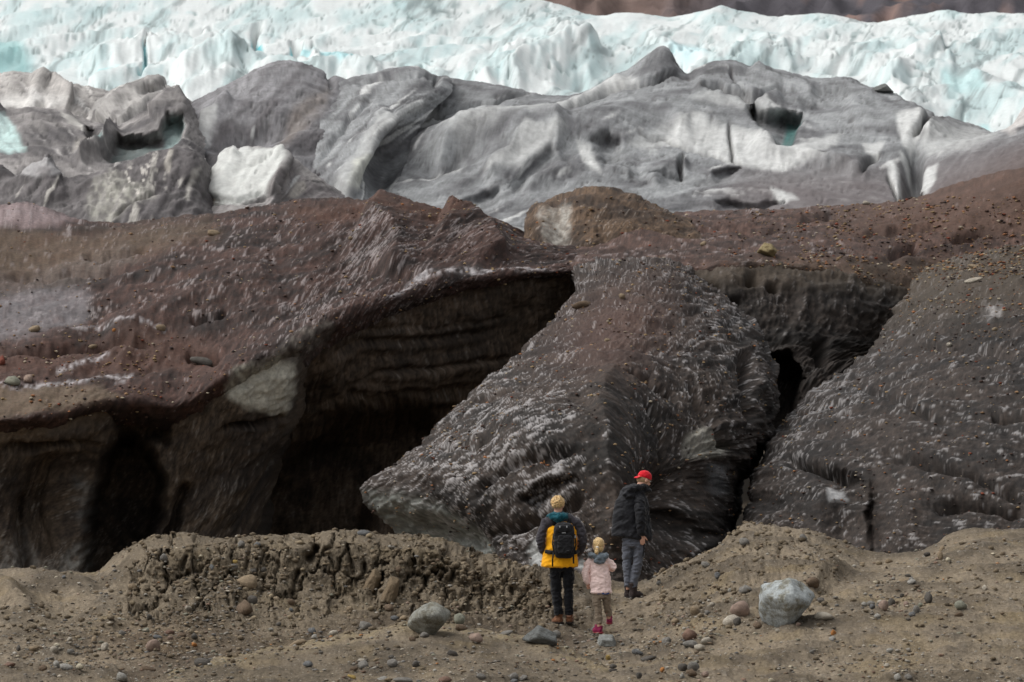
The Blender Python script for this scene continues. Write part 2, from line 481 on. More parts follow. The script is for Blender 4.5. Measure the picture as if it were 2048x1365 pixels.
# ---- overhanging ice wall with the narrow cave on the left
C2 = Sheet([
    [(x, y + 16, Y + 0.15) for x, y, Y in d0[:10]] + [(640,668,78.8)],
    [(-120,880,73.2),(0,875,73.7),(120,870,74.2),(200,860,74.9),(270,860,75.7),(340,850,76.1),(440,800,76.2),(520,780,76.6),(585,765,77.4),(612,745,80.5)],
    [(-120,960,73.8),(0,960,74.2),(120,960,74.8),(215,960,75.9),(330,950,76.4),(440,890,76.6),(500,850,76.9),(572,835,78),(602,830,82)],
    [(-120,1060,73.8),(0,1060,74.2),(120,1060,74.8),(215,1060,75.9),(330,1050,76.5),(430,1010,76.8),(495,970,77.5),(530,935,79.3),(562,925,83.5)],
    [(-120,1200,73),(0,1200,73.4),(180,1200,74.2),(330,1200,75.5),(430,1200,76),(490,1200,77.5),(512,1200,83.5)],
], 3.2, 21)
front_ice(C2, C_WALL, C_WALL2, lin(120, 116, 110), 75, 0.5, 0.95, 0.06, 18, 0.45, 110,
          bias=1.0 * sstep(1040, 1130, C2.py) * sstep(420, 80, C2.px) + 0.5 * gauss(C2.px, C2.py, 420, 1010, 60, 60) + 0.6 * gauss(C2.px, C2.py, 170, 990, 30, 70) + .5 * gauss(C2.px, C2.py, 275, 1010, 20, 60))
C2.col = mixc(C2.col, lin(96, 82, 66), 0.8 * sstep(900, 850, C2.py + 0.25 * (C2.px - 60)) * sstep(330, 200, C2.px))
patch(C2, [(448,770),(470,740),(560,715),(590,730),(588,790),(575,835),(540,825),(490,815),(460,800)], lin(190, 186, 172), 7, 0.95)
patch(C2, [(540,705),(600,665),(668,640),(655,680),(620,710),(590,730)], lin(130, 124, 116), 10, 0.75)
hole = area(C2.wx, C2.wy, [(232,880),(262,872),(300,905),(322,960),(318,1040),(290,1100),(200,1180),(170,1140),(190,1050),(205,950)], 16)
C2.push += 3.6 * hole
C2.push += 1.4 * area(C2.wx, C2.wy, [(240,800),(290,790),(330,830),(330,880),(240,890)], 14)
C2.disp -= 1.5 * gauss(C2.px, C2.py, 100, 1010, 60, 80)
for poly, w, dep in [([(0,905),(90,900),(180,890)], 10, 0.5), ([(60,1150),(50,1050),(70,980)], 14, 0.6), ([(440,860),(500,850),(575,840)], 6, 0.4), ([(340,1140),(345,1060),(380,960)], 12, 0.7)]:
    crack(C2, poly, w, dep)
patch(C2, [(0,1090),(60,1060),(90,1100),(70,1150),(0,1150)], lin(128, 124, 118), 14, 0.7, mottle=0.8)
patch(C2, [(100,1130),(180,1080),(190,1140),(120,1160)], lin(132, 130, 124), 10, 0.7, mottle=0.8)
patch(C2, [(165,960),(200,950),(205,1040),(175,1060)], lin(110, 110, 108), 10, 0.6, mottle=0.8)
C2.apply(); C2.build('ice_wall', M_DIRTY)

# ---- recessed wall and the big cave behind the centre lobe
C1 = Sheet([
    [(560,715,79),(640,665,79.4),(700,630,80),(760,606,81.2),(850,580,83.6),(950,561,86.1),(1050,551,88.6),(1180,546,91)],
    [(560,760,80.5),(640,715,80.8),(700,675,81.4),(760,648,82.4),(850,625,84.6),(950,605,86.9),(1050,590,89.2),(1180,570,91.5)],
    [(560,820,82),(640,760,81.8),(760,710,83.2),(850,685,85.2),(950,660,87.4),(1050,630,89.6),(1180,600,92)],
    [(540,880,83.5),(640,840,83.2),(760,800,84.2),(870,780,86),(1000,740,88.5),(1180,660,92.5)],
    [(500,960,86),(600,930,86),(700,900,86.5),(800,880,87),(900,850,88),(1050,760,90),(1180,720,93)],
    [(480,1060,86),(600,1040,86),(700,1040,86.5),(800,1030,87),(950,950,89),(1180,900,93)],
    [(480,1200,86),(700,1200,86.5),(950,1200,89),(1180,1200,93)],
], 3.4, 31)
front_ice(C1, lin(104, 89, 75), lin(68, 58, 49), lin(130, 126, 120), 88, 0.5, 1.0, 0.07, 26, 0.4, 100,
          bias=0.55 * gauss(C1.px, C1.py, 800, 690, 40, 110) + 0.4 * gauss(C1.px, C1.py, 900, 770, 60, 60) + 0.5 * gauss(C1.px, C1.py, 560, 1010, 60, 50) + 0.7 * sstep(640, 550, C1.py) * sstep(800, 950, C1.px))
for k in range(7):
    y0 = 640 + 28 * k
    crack(C1, [(620 + 25 * k, y0 + 60 - 9 * (k % 3)), (700 + 20 * (k % 4), y0 + 20), (880, y0 + 18 - 7 * (k % 2)), (1040 - 30 * (k % 3), y0 - 10)], 5 + (k % 3) * 4, 0.10 + 0.12 * (k % 2))
C1.push += 2.4 * area(C1.wx, C1.wy, [(610,880),(680,840),(780,818),(850,830),(880,870),(800,960),(740,1020),(720,1120),(560,1120),(500,1060),(530,980)], 26)
C1.apply(); C1.build('cave_wall', M_DIRTY)

# ---- the big lobe in the middle
A = Sheet([
    [(790,1200,75),(745,1200,71),(790,1200,69.5),(950,1200,66),(1225,1200,64.2),(1350,1200,66),(1460,1200,71),(1475,1200,76)],
    [(780,1080,76),(742,1080,71.5),(785,1080,69.8),(950,1080,66.3),(1225,1080,64.8),(1350,1080,66.5),(1465,1075,72),(1482,1070,77)],
    [(770,975,77),(727,980,72),(770,960,70),(950,940,67.5),(1225,930,66.2),(1360,930,68),(1490,950,73.5),(1510,950,79)],
    [(880,895,79),(838,905,74),(880,890,72),(1000,870,70),(1225,840,68.5),(1370,850,70),(1525,870,75),(1548,870,81)],
    [(970,810,81),(930,820,76),(965,800,74.5),(1060,780,72.5),(1237,740,71.4),(1380,760,72.8),(1530,770,77),(1556,770,83)],
    [(1060,730,83),(1015,735,79),(1045,720,77.5),(1120,700,76),(1245,675,75),(1390,680,76.5),(1508,690,80),(1535,690,86)],
    [(1125,650,86),(1085,660,82),(1110,645,81),(1180,620,80),(1270,600,79.5),(1370,605,80.5),(1460,625,83.5),(1490,625,90)],
    [(1170,590,90),(1140,600,86),(1160,580,85.5),(1220,560,85),(1290,550,85),(1350,555,85.5),(1400,572,87.5),(1430,575,93)],
    [(1130,548,91),(1150,540,90),(1200,530,89.5),(1290,525,89.5),(1340,530,90),(1370,540,91),(1400,548,96)],
    [(1120,525,98),(1200,515,97),(1290,512,97),(1340,515,97),(1400,522,98)],
], 2.35, 41)
right = sstep(-60, 90, A.px - (1232 + 0.02 * (A.py - 740))) * sstep(690, 770, A.py)
ang = 22 + 16 * sstep(900, 650, A.py) - (22 + 58) * right - 30 * sstep(1330, 1480, A.px) * (1 - right) - 45 * sstep(1380, 1500, A.px) * (1 - right)
seam, _, _ = poly_dist(A.wx, A.wy, [(1240,735),(1215,800),(1205,860),(1225,1000),(1230,1150)], False, 200)
front_ice(A, C_LOBE, C_LOBE2, lin(160, 156, 155), ang, 0.75, 0.42, 0.06, 16, 0.35, 90,
          bias=0.45 * gauss(A.px, A.py, 1050, 960, 240, 100) * (1 - right) - 0.3 * right + 0.35 * gauss(A.px, A.py, 1420, 660, 60, 90, 30) - 0.3 * gauss(A.px, A.py, 1250, 640, 120, 60) + 0.3 * gauss(A.px, A.py, 860, 1050, 80, 60)
          + 0.5 * gauss(A.px, A.py, 1150, 528, 70, 12) - 0.7 * np.exp(-((seam - 18) / 38) ** 2))
A.col = mixc(A.col, lin(86, 62, 54), 0.55 * gauss(A.px, A.py, 1230, 660, 140, 90, -30))
patch(A, [(1390,850),(1420,840),(1448,862),(1480,890),(1465,910),(1435,904),(1408,882)], lin(168, 165, 154), 12, 0.8, mottle=0.6)
patch(A, [(1450,930),(1475,935),(1480,985),(1462,990)], lin(120, 124, 128), 8, 0.5)
patch(A, [(735,990),(790,985),(870,1010),(935,1050),(950,1110),(880,1120),(800,1110),(742,1090)], lin(134, 138, 132), 18, 0.75, mottle=0.5)
sc1, _, _ = worley(A.px / 16, A.py / 34, 12)
A.disp += 0.14 * (sc1 - 0.5) * area(A.px, A.py, [(730,985),(860,1000),(950,1060),(950,1130),(742,1130)], 25)
patch(A, [(1055,1100),(1085,1070),(1090,1140),(1060,1140)], lin(190, 192, 190), 8, 0.7)
patch(A, [(1150,1130),(1180,1110),(1170,1145)], lin(190, 192, 190), 6, 0.6)
A.disp += 0.9 * gauss(A.px, A.py, 1090, 900, 170, 110)
A.disp -= 1.3 * gauss(A.px, A.py, 1360, 960, 90, 120, 20)
A.push += 0.7 * area(A.wx, A.wy, [(1310,1000),(1350,985),(1400,1020),(1440,1070),(1400,1090),(1340,1050)], 16)
A.push += 0.5 * area(A.wx, A.wy, [(1055,1010),(1100,990),(1165,985),(1120,1005),(1080,1030)], 8)
A.disp -= 1.2 * sstep(985, 1090, A.py) * gauss(A.px, A.py, 850, 1090, 130, 90)
lip(A, [(1238,735),(1215,800),(1205,860),(1225,1000),(1225,1110)], 0.4, 26, 60)
for poly, w, dep in [([(1240,745),(1300,760),(1360,800)], 8, 0.5), ([(880,910),(960,915),(1020,900)], 8, 0.35), ([(1490,690),(1500,760),(1512,860)], 12, 0.6),
                     ([(930,840),(1000,815),(1080,800)], 6, 0.3), ([(950,1000),(1050,960),(1180,940)], 6, 0.3), ([(960,1060),(1060,1050),(1180,1010)], 8, 0.45), ([(1280,800),(1340,860),(1400,960)], 7, 0.35), ([(1380,760),(1440,830),(1490,910)], 7, 0.35)]:
    crack(A, poly, w, dep)
A.apply(); A.build('ice_lobe', M_DIRTY)

# ---- the lobe on the right
B = Sheet([
    [(1500,1200,76),(1478,1200,71),(1540,1200,67),(1700,1200,64.5),(1900,1200,63.5),(2200,1200,63)],
    [(1505,1070,77),(1482,1070,72),(1530,1060,69),(1700,1050,66),(1900,1050,65),(2200,1050,64)],
    [(1530,960,79),(1505,960,74.5),(1550,940,71.5),(1700,920,69),(1900,910,67.5),(2200,900,66)],
    [(1565,870,83),(1547,870,78),(1590,850,75.5),(1720,820,72.5),(1900,800,71),(2200,790,70)],
    [(1640,790,88),(1630,785,83),(1670,765,81),(1770,740,78.5),(1900,710,76.5),(2200,690,75.5)],
    [(1740,720,92),(1735,705,88),(1770,680,86.5),(1840,645,84.5),(1930,620,83),(2200,600,81.5)],
    [(1800,640,97),(1795,610,93.5),(1830,585,92),(1880,560,91),(1960,540,90),(2200,520,88.5)],
    [(1830,560,103),(1850,540,99),(1900,520,98),(1960,505,97),(2048,492,96.5),(2200,480,95.5)],
    [(1830,565,108),(1850,545,104),(1900,530,103),(2048,505,102),(2200,495,101)],
], 2.55, 51)
ang = 28 - 36 * sstep(1700, 1950, B.px) * sstep(720, 850, B.py) + 15 * sstep(1700, 1560, B.px)
front_ice(B, lin(54, 46, 41), lin(31, 27, 25), lin(146, 143, 142), ang, 0.64, 0.58, 0.06, 16, 0.3, 90,
          bias=0.55 * gauss(B.px, B.py, 1650, 820, 130, 40, -35) + 0.25 * gauss(B.px, B.py, 1800, 640, 60, 60) - 0.25 * gauss(B.px, B.py, 1950, 700, 140, 80) - 0.15 * sstep(880, 1000, B.py))
B.col = mixc(B.col, lin(82, 72, 60), 0.55 * sstep(700, 560, B.py + 0.15 * (B.px - 1900)))
patch(B, [(1655,985),(1690,980),(1695,1000),(1665,1008)], lin(180, 180, 180), 6, 0.75)
patch(B, [(1970,612),(2000,610),(1998,632),(1965,640)], lin(170, 166, 164), 8, 0.6, mottle=0.8)
B.push += 1.3 * gauss(B.px, B.py, 1705, 1045, 55, 75) + 0.9 * gauss(B.wx, B.wy, 1746, 1060, 9, 75)
B.push += 0.5 * area(B.wx, B.wy, [(1575,925),(1640,930),(1690,945),(1720,965),(1690,975),(1620,950)], 8)
for poly, w, dep in [([(1980,828),(2020,835),(2090,850)], 7, 0.5), ([(1780,905),(1860,930),(1950,950),(2048,1000)], 9, 0.5), ([(1560,920),(1640,935),(1700,965)], 9, 0.5), ([(1700,760),(1800,800),(1900,850)], 8, 0.3), ([(1860,1010),(1960,1010),(2048,1030)], 8, 0.4), ([(1620,700),(1640,690)], 6, 0.3), ([(1820,700),(1920,690),(2048,720)], 8, 0.25)]:
    crack(B, poly, w, dep)
B.apply(); B.build('ice_slope', M_DIRTY)

# ---- back wall of the deep crevasse between the two lobes
W = Sheet([
    [(1330,520,95.2),(1400,522,95.4),(1460,514,95.4),(1550,514,96.2),(1640,522,97),(1720,540,98),(1800,560,100),(1860,565,102)],
    [(1335,552,92.4),(1400,556,92.5),(1460,552,92.6),(1550,556,93.3),(1640,566,94.2),(1720,584,95.3),(1800,606,97.3),(1860,612,99)],
    [(1360,610,91.6),(1430,615,91.6),(1500,620,91.8),(1580,640,92),(1680,660,93),(1760,670,95),(1840,670,97.5)],
    [(1420,720,90.4),(1500,720,90.2),(1560,720,90.4),(1640,730,91),(1720,730,92.5)],
    [(1440,900,88),(1500,900,87.5),(1560,900,87.6),(1660,900,88)],
], 3.0, 61)
front_ice(W, lin(48, 41, 36), lin(29, 25, 22), lin(130, 126, 124), 70, 0.5, 0.8, 0.1, 14, 0.35, 60, bias=0.35 * sstep(1640, 1780, W.px) - 0.2)
W.col = mixc(W.col, lin(84, 72, 58), 0.45 * sstep(600, 545, W.py - 0.2 * np.maximum(0, W.px - 1700)))
for cx, cy, rx, ry, dep in [(1420,575,18,12,1.2), (1505,555,11,10,1.2), (1545,572,9,8,1.0), (1470,610,10,9,.6), (1645,700,14,22,1.0)]:
    W.disp -= dep * gauss(W.wx, W.wy, cx, cy, rx, ry)
W.push += 3.0 * area(W.wx, W.wy, [(1525,712),(1575,708),(1605,760),(1585,830),(1550,900),(1520,900),(1528,800)], 10)
W.apply(); W.build('crevasse_wall', M_DIRTY)

# ---- debris plateau behind the lobes
e0 = [(1100,556,90),(1200,541,91),(1340,548,93),(1400,551,93),(1460,541,93),(1550,543,94),(1640,553,95),(1720,573,96),(1800,603,98),(1870,603,100),(2200,560,100)]
E = Sheet([
    [(x, y + 10, Y + 0.5) for x, y, Y in e0],
    [(x, y - 14, Y + 0.6) for x, y, Y in e0],
    [(1100,520,95),(1250,505,96),(1400,505,96.5),(1550,505,97),(1700,515,98.5),(1800,530,101),(1900,530,104),(2200,520,104)],
    [(1100,490,100),(1250,475,102),(1400,470,103),(1550,468,104),(1700,470,105),(1850,475,107),(2000,480,108),(2200,470,108)],
    [(1100,450,108),(1300,440,111),(1400,432,112),(1550,428,113),(1700,425,114),(1850,410,114),(1950,385,113),(2048,360,112),(2200,330,112)],
    [(1100,440,116),(1300,430,118),(1400,424,119),(1550,420,120),(1700,412,121),(1820,400,121),(1900,372,120),(2048,335,119),(2200,300,118)],
    [(1100,470,126),(1400,460,128),(1700,450,130),(1900,410,130),(2200,340,128)],
], 2.7, 71)
front_ice(E, lin(80, 60, 52), lin(54, 41, 36), C_FLECK, 8, 0.55, 0.8, 0.06, 14, 0.25, 80,
          bias=0.6 * gauss(E.px, E.py, 1230, 520, 120, 20) + 0.5 * gauss(E.px, E.py, 1420, 495, 120, 18) - 0.4 * sstep(1650, 1900, E.px))
E.col = mixc(E.col, lin(92, 79, 64), 0.5 * sstep(500, 545, E.py) * sstep(1400, 1560, E.px))
E.col = mixc(E.col, lin(92, 70, 58), 0.5 * sstep(1500, 1800, E.px) * sstep(500, 440, E.py))
for poly, w, dep in [([(1900,487),(1960,478),(2048,482)], 10, 0.7), ([(1600,438),(1650,432),(1690,430)], 6, 0.6), ([(1470,475),(1500,465),(1560,470)], 6, 0.4), ([(1350,465),(1450,455),(1600,460)], 5, 0.25), ([(1700,470),(1800,460),(1900,455)], 6, 0.3), ([(1780,520),(1800,505),(1840,495)], 8, 0.4)]:
    crack(E, poly, w, dep)
E.disp += 0.5 * gauss(E.px, E.py, 1280, 480, 60, 14) + 0.6 * gauss(E.px, E.py, 2000, 495, 80, 12)
E.apply(); E.build('debris_plateau', M_DIRTY)

# ---- brown mound with the pale stripe
Mo = Sheet([
    [(1030,545,99),(1100,545,98.5),(1200,535,98),(1300,515,98.5),(1410,490,99.5)],
    [(1045,485,101),(1110,470,100),(1200,455,99.8),(1290,455,100.2),(1395,458,102)],
    [(1058,437,103.5),(1100,417,102.5),(1190,402,102.3),(1270,417,102.8),(1375,442,104)],
    [(1060,434,106),(1090,403,105.5),(1150,381,105.5),(1200,374,105.5),(1260,388,105.5),(1310,412,106),(1385,440,107)],
    [(1060,460,111),(1200,410,111),(1385,460,112)],
], 2.7, 81)
front_ice(Mo, lin(88, 70, 54), lin(56, 44, 35), lin(150, 140, 130), 50, 0.5, 0.9, 0.06, 8, 0.25, 50)
patch(Mo, [(1082,440),(1100,420),(1138,408),(1142,440),(1135,490),(1145,515),(1110,520),(1098,480)], lin(170, 166, 158), 9, 0.85, mottle=0.7)
Mo.disp -= 0.3 * gauss(Mo.px, Mo.py, 1115, 470, 24, 50)
lip(Mo, [(1110,520),(1085,440),(1092,405)], 0.35, 20, 30)
Mo.apply(); Mo.build('brown_mound', M_DIRTY)

# ---- grey ice beyond the debris
def grey_ice(S, ang, base=C_GREY, dark=C_GREY2, pale=C_PALE, relief=0.1, lump=0.35, lump_px=130.0, fine=0.0, pale_bias=0.0, amt=0.62):
    px, py = S.qx, S.qy
    st = S.lic(ang, 22, S.seed + 1, 2); st2 = S.lic(ang, 60, S.seed + 2, 6)
    n1 = fbm(px / 170, py / 90, 4, S.seed + 3); n2 = fbm(px / 30, py / 20, 4, S.seed + 4)
    c = mixc(base, dark, sstep(-0.7, 0.9, n1 + 0.35 * st2))
    f = sstep(0.95, 1.9, 0.75 * st2 + 0.35 * st + 0.5 * n1 + pale_bias)
    c = mixc(c, pale, amt * f)
    S.col = c * (1 + 0.13 * np.clip(st, -2, 2) + 0.10 * np.clip(n2, -2, 2) + 0.08 * np.random.default_rng(S.seed).standard_normal(S.shape))[..., None]
    rr = np.radians(np.mean(ang)); fu, fv = px * math.cos(rr) - py * math.sin(rr), px * math.sin(rr) + py * math.cos(rr)
    wq = 14 * fbm(px / 70, py / 50, 3, S.seed + 8)
    S.disp += 0.30 * lump * (ridged((fu + wq) / 240, (fv + wq) / 60, 3, S.seed + 9, 0.4) - 0.6) + 0.05 * (ridged(fu / 60, fv / 15, 3, S.seed + 10) - 0.6)
    for q, (lu, lv, wd) in enumerate(((300, 46, 0.022), (170, 30, 0.02), (420, 90, 0.018))):   # thin dirt layers melting out along the flow
        e = fbm((fu + wq) / lu + 3.7 * q, (fv + 1.3 * wq) / lv, 3, S.seed + 20 + q)
        k = sstep(wd * 1.9, wd * 0.4, np.abs(e)) * sstep(0.0, 0.5, fbm(px / 90 + q, py / 70, 2, S.seed + 30 + q) + 0.15)
        S.col = mixc(S.col, lin(78, 76, 76), 0.6 * k)
        S.disp -= 0.06 * k
    S.disp += relief * (0.12 * st + 0.3 * st2 + 0.15 * n2) * 0.6 + 0.2 * lump * fbm(px / lump_px, py / (lump_px * 0.7), 3, S.seed + 5)

g6 = [(850,150,150),(890,155,150),(960,165,150),(1040,178,150),(1100,192,150),(1140,195,150),(1180,190,150.5),(1210,170,151),(1240,150,151.5),(1290,115,152),(1325,94,152.5),(1342,105,152.5),(1355,132,152.5),(1375,150,152.5),(1400,140,152.5),(1430,125,152.5),(1460,122,152.5),(1500,135,152.5),(1540,145,152.5),(1580,150,152.5),(1620,160,152),(1660,155,152),(1700,157,151.5),(1735,180,151),(1800,187,150),(1840,205,149),(1880,232,148),(1960,256,146),(1992,268,145),(2015,262,144),(2048,212,142),(2200,150,140)]
G = Sheet([
    [(780,445,119),(900,455,119),(1100,455,120),(1400,455,121),(1700,450,122),(1900,430,122),(2048,410,121),(2200,390,120)],
    [(780,400,124),(900,405,124),(1000,400,124.5),(1200,375,126),(1400,395,125.5),(1600,395,126),(1800,400,126),(1900,375,125.5),(2048,330,124.5),(2200,300,124)],
    [(800,350,127),(900,340,127.5),(1000,340,128),(1200,330,130),(1400,345,129),(1600,345,129.5),(1800,350,129),(1900,320,129),(2048,285,127.5),(2200,260,126.5)],
    [(820,310,131),(900,290,132),(1000,285,133),(1200,280,134),(1400,290,133.5),(1600,295,133),(1800,290,133),(1900,285,133),(2048,262,131),(2200,235,130)],
    [(830,270,135),(900,258,137),(1000,255,138),(1200,240,139),(1400,230,139.5),(1600,240,138.5),(1750,230,138),(1850,240,138),(1950,272,137.5),(2048,245,134),(2200,210,133)],
    [(840,220,141),(900,205,143),(1000,205,144),(1100,215,144.5),(1200,203,145),(1300,170,146),(1400,175,147),(1600,195,146),(1750,205,144),(1850,226,143),(1950,262,141),(2000,270,140),(2048,225,137),(2200,175,135)],
    g6,
    [(x, y + 45, Y + 9) for x, y, Y in g6],
], 3.0, 91)
ang = 24 - 40 * sstep(1330, 1500, G.px) * sstep(330, 260, G.py) + 25 * sstep(1830, 1950, G.px) - 34 * sstep(330, 380, G.py) * sstep(1300, 1500, G.px)
grey_ice(G, ang, pale_bias=-0.35 + 0.6 * gauss(G.px, G.py, 1550, 290, 220, 50))
G.col = mixc(G.col, lin(108, 101, 101), 0.8 * sstep(300, 380, G.py - 0.35 * np.maximum(0, 1500 - G.px) + 0.28 * np.maximum(0, G.px - 1800)) * sstep(1350, 1550, G.px))
G.col = mixc(G.col, lin(94, 82, 79), 0.8 * sstep(330, 400, G.py + 0.42 * (G.px - 1900)) * sstep(1830, 1900, G.px))
for poly, soft, amt in [
    ([(1260,300),(1330,265),(1420,240),(1380,275),(1300,310)], 10, 0.5),
    ([(880,290),(960,268),(1050,262),(1120,275),(1010,285),(920,310)], 12, 0.5),
    ([(862,208),(905,160),(890,170),(880,200),(855,225),(830,240),(850,250),(885,235)], 6, 0.7),
    ([(1090,232),(1160,205),(1200,180),(1260,150),(1280,160),(1220,195),(1150,228),(1100,240)], 6, 0.75),
    ([(1330,290),(1370,250),(1400,240),(1420,262),(1470,270),(1560,300),(1660,325),(1560,345),(1490,335),(1440,320),(1400,300)], 8, 0.75),
    ([(970,350),(1040,305),(1130,296),(1100,320),(1040,345)], 8, 0.75),
    ([(1150,310),(1180,312),(1200,355),(1170,345)], 5, 0.9),
    ([(1530,325),(1560,320),(1575,345),(1545,345)], 4, 0.9),
    ([(1540,378),(1570,385),(1595,398),(1560,405),(1545,392)], 5, 0.95),
    ([(1790,235),(1845,232),(1840,270),(1820,300),(1805,290),(1795,265)], 5, 0.9),
    ([(1725,290),(1765,285),(1755,315),(1730,305)], 4, 0.9),
    ([(1800,300),(1818,310),(1815,335),(1800,320)], 4, 0.9),
    ([(1775,325),(1790,330),(1805,375),(1795,385),(1780,350)], 5, 0.9),
    ([(1580,300),(1640,285),(1680,270),(1670,300),(1600,330),(1575,325)], 8, 0.7),
    ([(1850,240),(1960,258),(1990,272),(1930,300),(1860,310),(1840,280)], 14, 0.55),
    ([(1830,380),(1850,340),(1872,330),(1870,360),(1845,400)], 5, 0.85),
    ([(900,330),(930,325),(920,345),(895,345)], 8, 0.8),
    ([(1380,215),(1450,215),(1520,235),(1600,235),(1500,205),(1420,195)], 8, 0.5)]:
    patch(G, poly, C_PALE, soft, amt, 0.6, 0.2)
patch(G, [(2005,266),(2020,245),(2048,212),(2110,170),(2080,230),(2030,265)], lin(205, 200, 196), 5, 0.8)
# hollows, edges and crevasses
G.push += 3.75 * area(G.wx, G.wy, [(1498,224),(1510,222),(1530,235),(1560,232),(1598,228),(1602,245),(1590,280),(1578,305),(1560,302),(1535,285),(1522,265)], 9)
patch(G, [(1575,235),(1602,235),(1590,280),(1578,305),(1560,300)], lin(60, 110, 106), 5, 0.8)
G.push += 0.96 * area(G.wx, G.wy, [(1598,207),(1660,205),(1678,212),(1660,222),(1610,224)], 8)
G.push += 3.00 * area(G.wx, G.wy, [(1808,385),(1825,375),(1845,385),(1838,412),(1812,410)], 9)
G.disp -= 2.0 * gauss(G.px, G.py, 1822, 350, 14, 50, 10)
G.push += 1.32 * area(G.wx, G.wy, [(1190,305),(1215,295),(1240,300),(1232,335),(1208,345)], 10)
G.push += 1.08 * area(G.wx, G.wy, [(1425,345),(1480,340),(1465,360),(1440,362)], 8)
G.push += 0.90 * area(G.wx, G.wy, [(1300,355),(1360,350),(1365,368),(1330,370)], 8)
G.push += 1.20 * area(G.wx, G.wy, [(1435,405),(1570,402),(1510,425),(1440,420)], 8)
G.push += 0.90 * area(G.wx, G.wy, [(900,415),(960,395),(1000,385),(985,415),(940,430)], 10)
G.push += 0.90 * area(G.wx, G.wy, [(1020,375),(1055,350),(1100,325),(1120,335),(1060,375),(1030,385)], 9)
G.disp += 1.3 * gauss(G.px, G.py, 990, 285, 160, 28, -3) + 1.0 * gauss(G.px, G.py, 1230, 255, 130, 40, -15)
G.disp -= 1.0 * gauss(G.px, G.py, 900, 325, 70, 16, -15) + 0.6 * gauss(G.px, G.py, 1000, 245, 120, 12)
for poly, h, wr, wl in [
    ([(860,345),(900,300),(950,270),(1020,258),(1100,268),(1150,292)], 0.8, 40, 14),
    ([(960,355),(1030,310),(1130,297)], 0.9, 30, 12),
    ([(1350,282),(1378,244),(1420,255),(1480,275),(1560,300)], 0.9, 12, 40),
    ([(1060,250),(1180,205),(1260,155)], 0.9, 18, 14),
    ([(1500,135),(1560,170),(1640,190)], 0.8, 20, 20),
    ([(1380,190),(1450,190),(1530,210),(1570,200)], 1.0, 10, 30),
    ([(1680,215),(1760,190),(1830,230),(1870,290)], 0.8, 25, 25),
    ([(1490,300),(1570,318),(1660,330),(1740,350)], 1.0, 10, 30),
    ([(1300,372),(1330,345),(1380,330)], 0.6, 10, 30),
    ([(1040,385),(1120,355),(1200,345),(1280,355)], 0.8, 14, 30)]:
    lip(G, poly, h * 0.55, wr, wl)
for poly, w, dep in [
    ([(800,240),(900,222),(1000,200),(1060,185)], 3.5, 0.5), ([(830,225),(850,205),(870,180)], 3.5, 0.6), ([(1030,215),(1020,232),(1000,243)], 3.5, 0.5),
    ([(1140,230),(1200,205),(1260,175),(1340,150),(1375,158)], 4, 0.9), ([(1395,190),(1440,188),(1490,205),(1505,210),(1560,195)], 4, 0.9), ([(1460,140),(1470,180),(1500,205)], 3.5, 0.5),
    ([(1365,310),(1360,345),(1365,360)], 4, 0.6), ([(1460,260),(1465,310),(1480,330)], 3.5, 0.5), ([(1830,270),(1850,240),(1862,232)], 5, 1.0),
    ([(1780,350),(1800,400),(1812,412)], 4, 0.7), ([(1740,180),(1800,190),(1840,210),(1885,235)], 5, 0.8), ([(1720,350),(1735,325),(1760,310)], 3.5, 0.5),
    ([(1280,285),(1350,290),(1420,310),(1480,325)], 3, 0.3), ([(960,245),(1000,240),(1010,245)], 5, 0.5), ([(900,255),(925,250)], 5, 0.5), ([(1020,250),(1035,252)], 5, 0.5)]:
    crack(G, poly, w, dep)
    d, _, _ = poly_dist(G.wx, G.wy, poly, False, 20)
    G.col = mixc(G.col, lin(70, 66, 64), 0.55 * np.exp(-(d / (w * 0.8)) ** 2))     # darker lines along the cracks
G.apply(); G.build('grey_ice', M_GREY)

kc = [(640,192,144),(700,158,144),(740,147,144),(790,136,144.5),(830,133,145),(860,143,145.5),(905,158,146.5)]
K = Sheet([
    [(600,440,120),(690,440,119.5),(760,430,121),(830,410,124)],
    [(610,370,124),(650,388,122.5),(690,392,121.5),(720,385,122.5),(760,345,127),(830,315,130)],
    [(630,310,127),(680,320,125.5),(730,312,125),(757,292,126),(790,275,130),(835,268,133)],
    [(640,250,131),(700,255,130),(760,245,129.5),(800,232,131),(855,230,135)],
    [(640,207,137),(720,192,136),(800,180,136),(860,172,138),(905,180,142)],
    kc,
    [(x, y + 45, Y + 8) for x, y, Y in kc],
], 3.0, 101)
grey_ice(K, 48 - 25 * sstep(200, 150, K.py), pale_bias=0.25 * sstep(180, 300, K.py))
patch(K, [(665,385),(680,360),(720,310),(755,245),(790,225),(860,195),(840,225),(790,240),(770,262),(750,300),(720,350),(700,395)], C_PALE, 8, 0.5)
patch(K, [(715,330),(750,310),(745,350),(720,375),(700,380)], lin(205, 206, 196), 6, 0.8)
lip(K, [(690,392),(735,320),(765,265),(800,235)], 0.5, 12, 50)
K.disp -= 1.1 * gauss(K.px, K.py, 775, 320, 28, 55, 35)
crack(K, [(700,165),(780,152),(860,150)], 3.5, 0.5); crack(K, [(850,150),(876,155),(872,170)], 6, 1.0); crack(K, [(640,330),(690,250),(760,185)], 5, 0.3)
K.apply(); K.build('grey_ice', M_GREY)

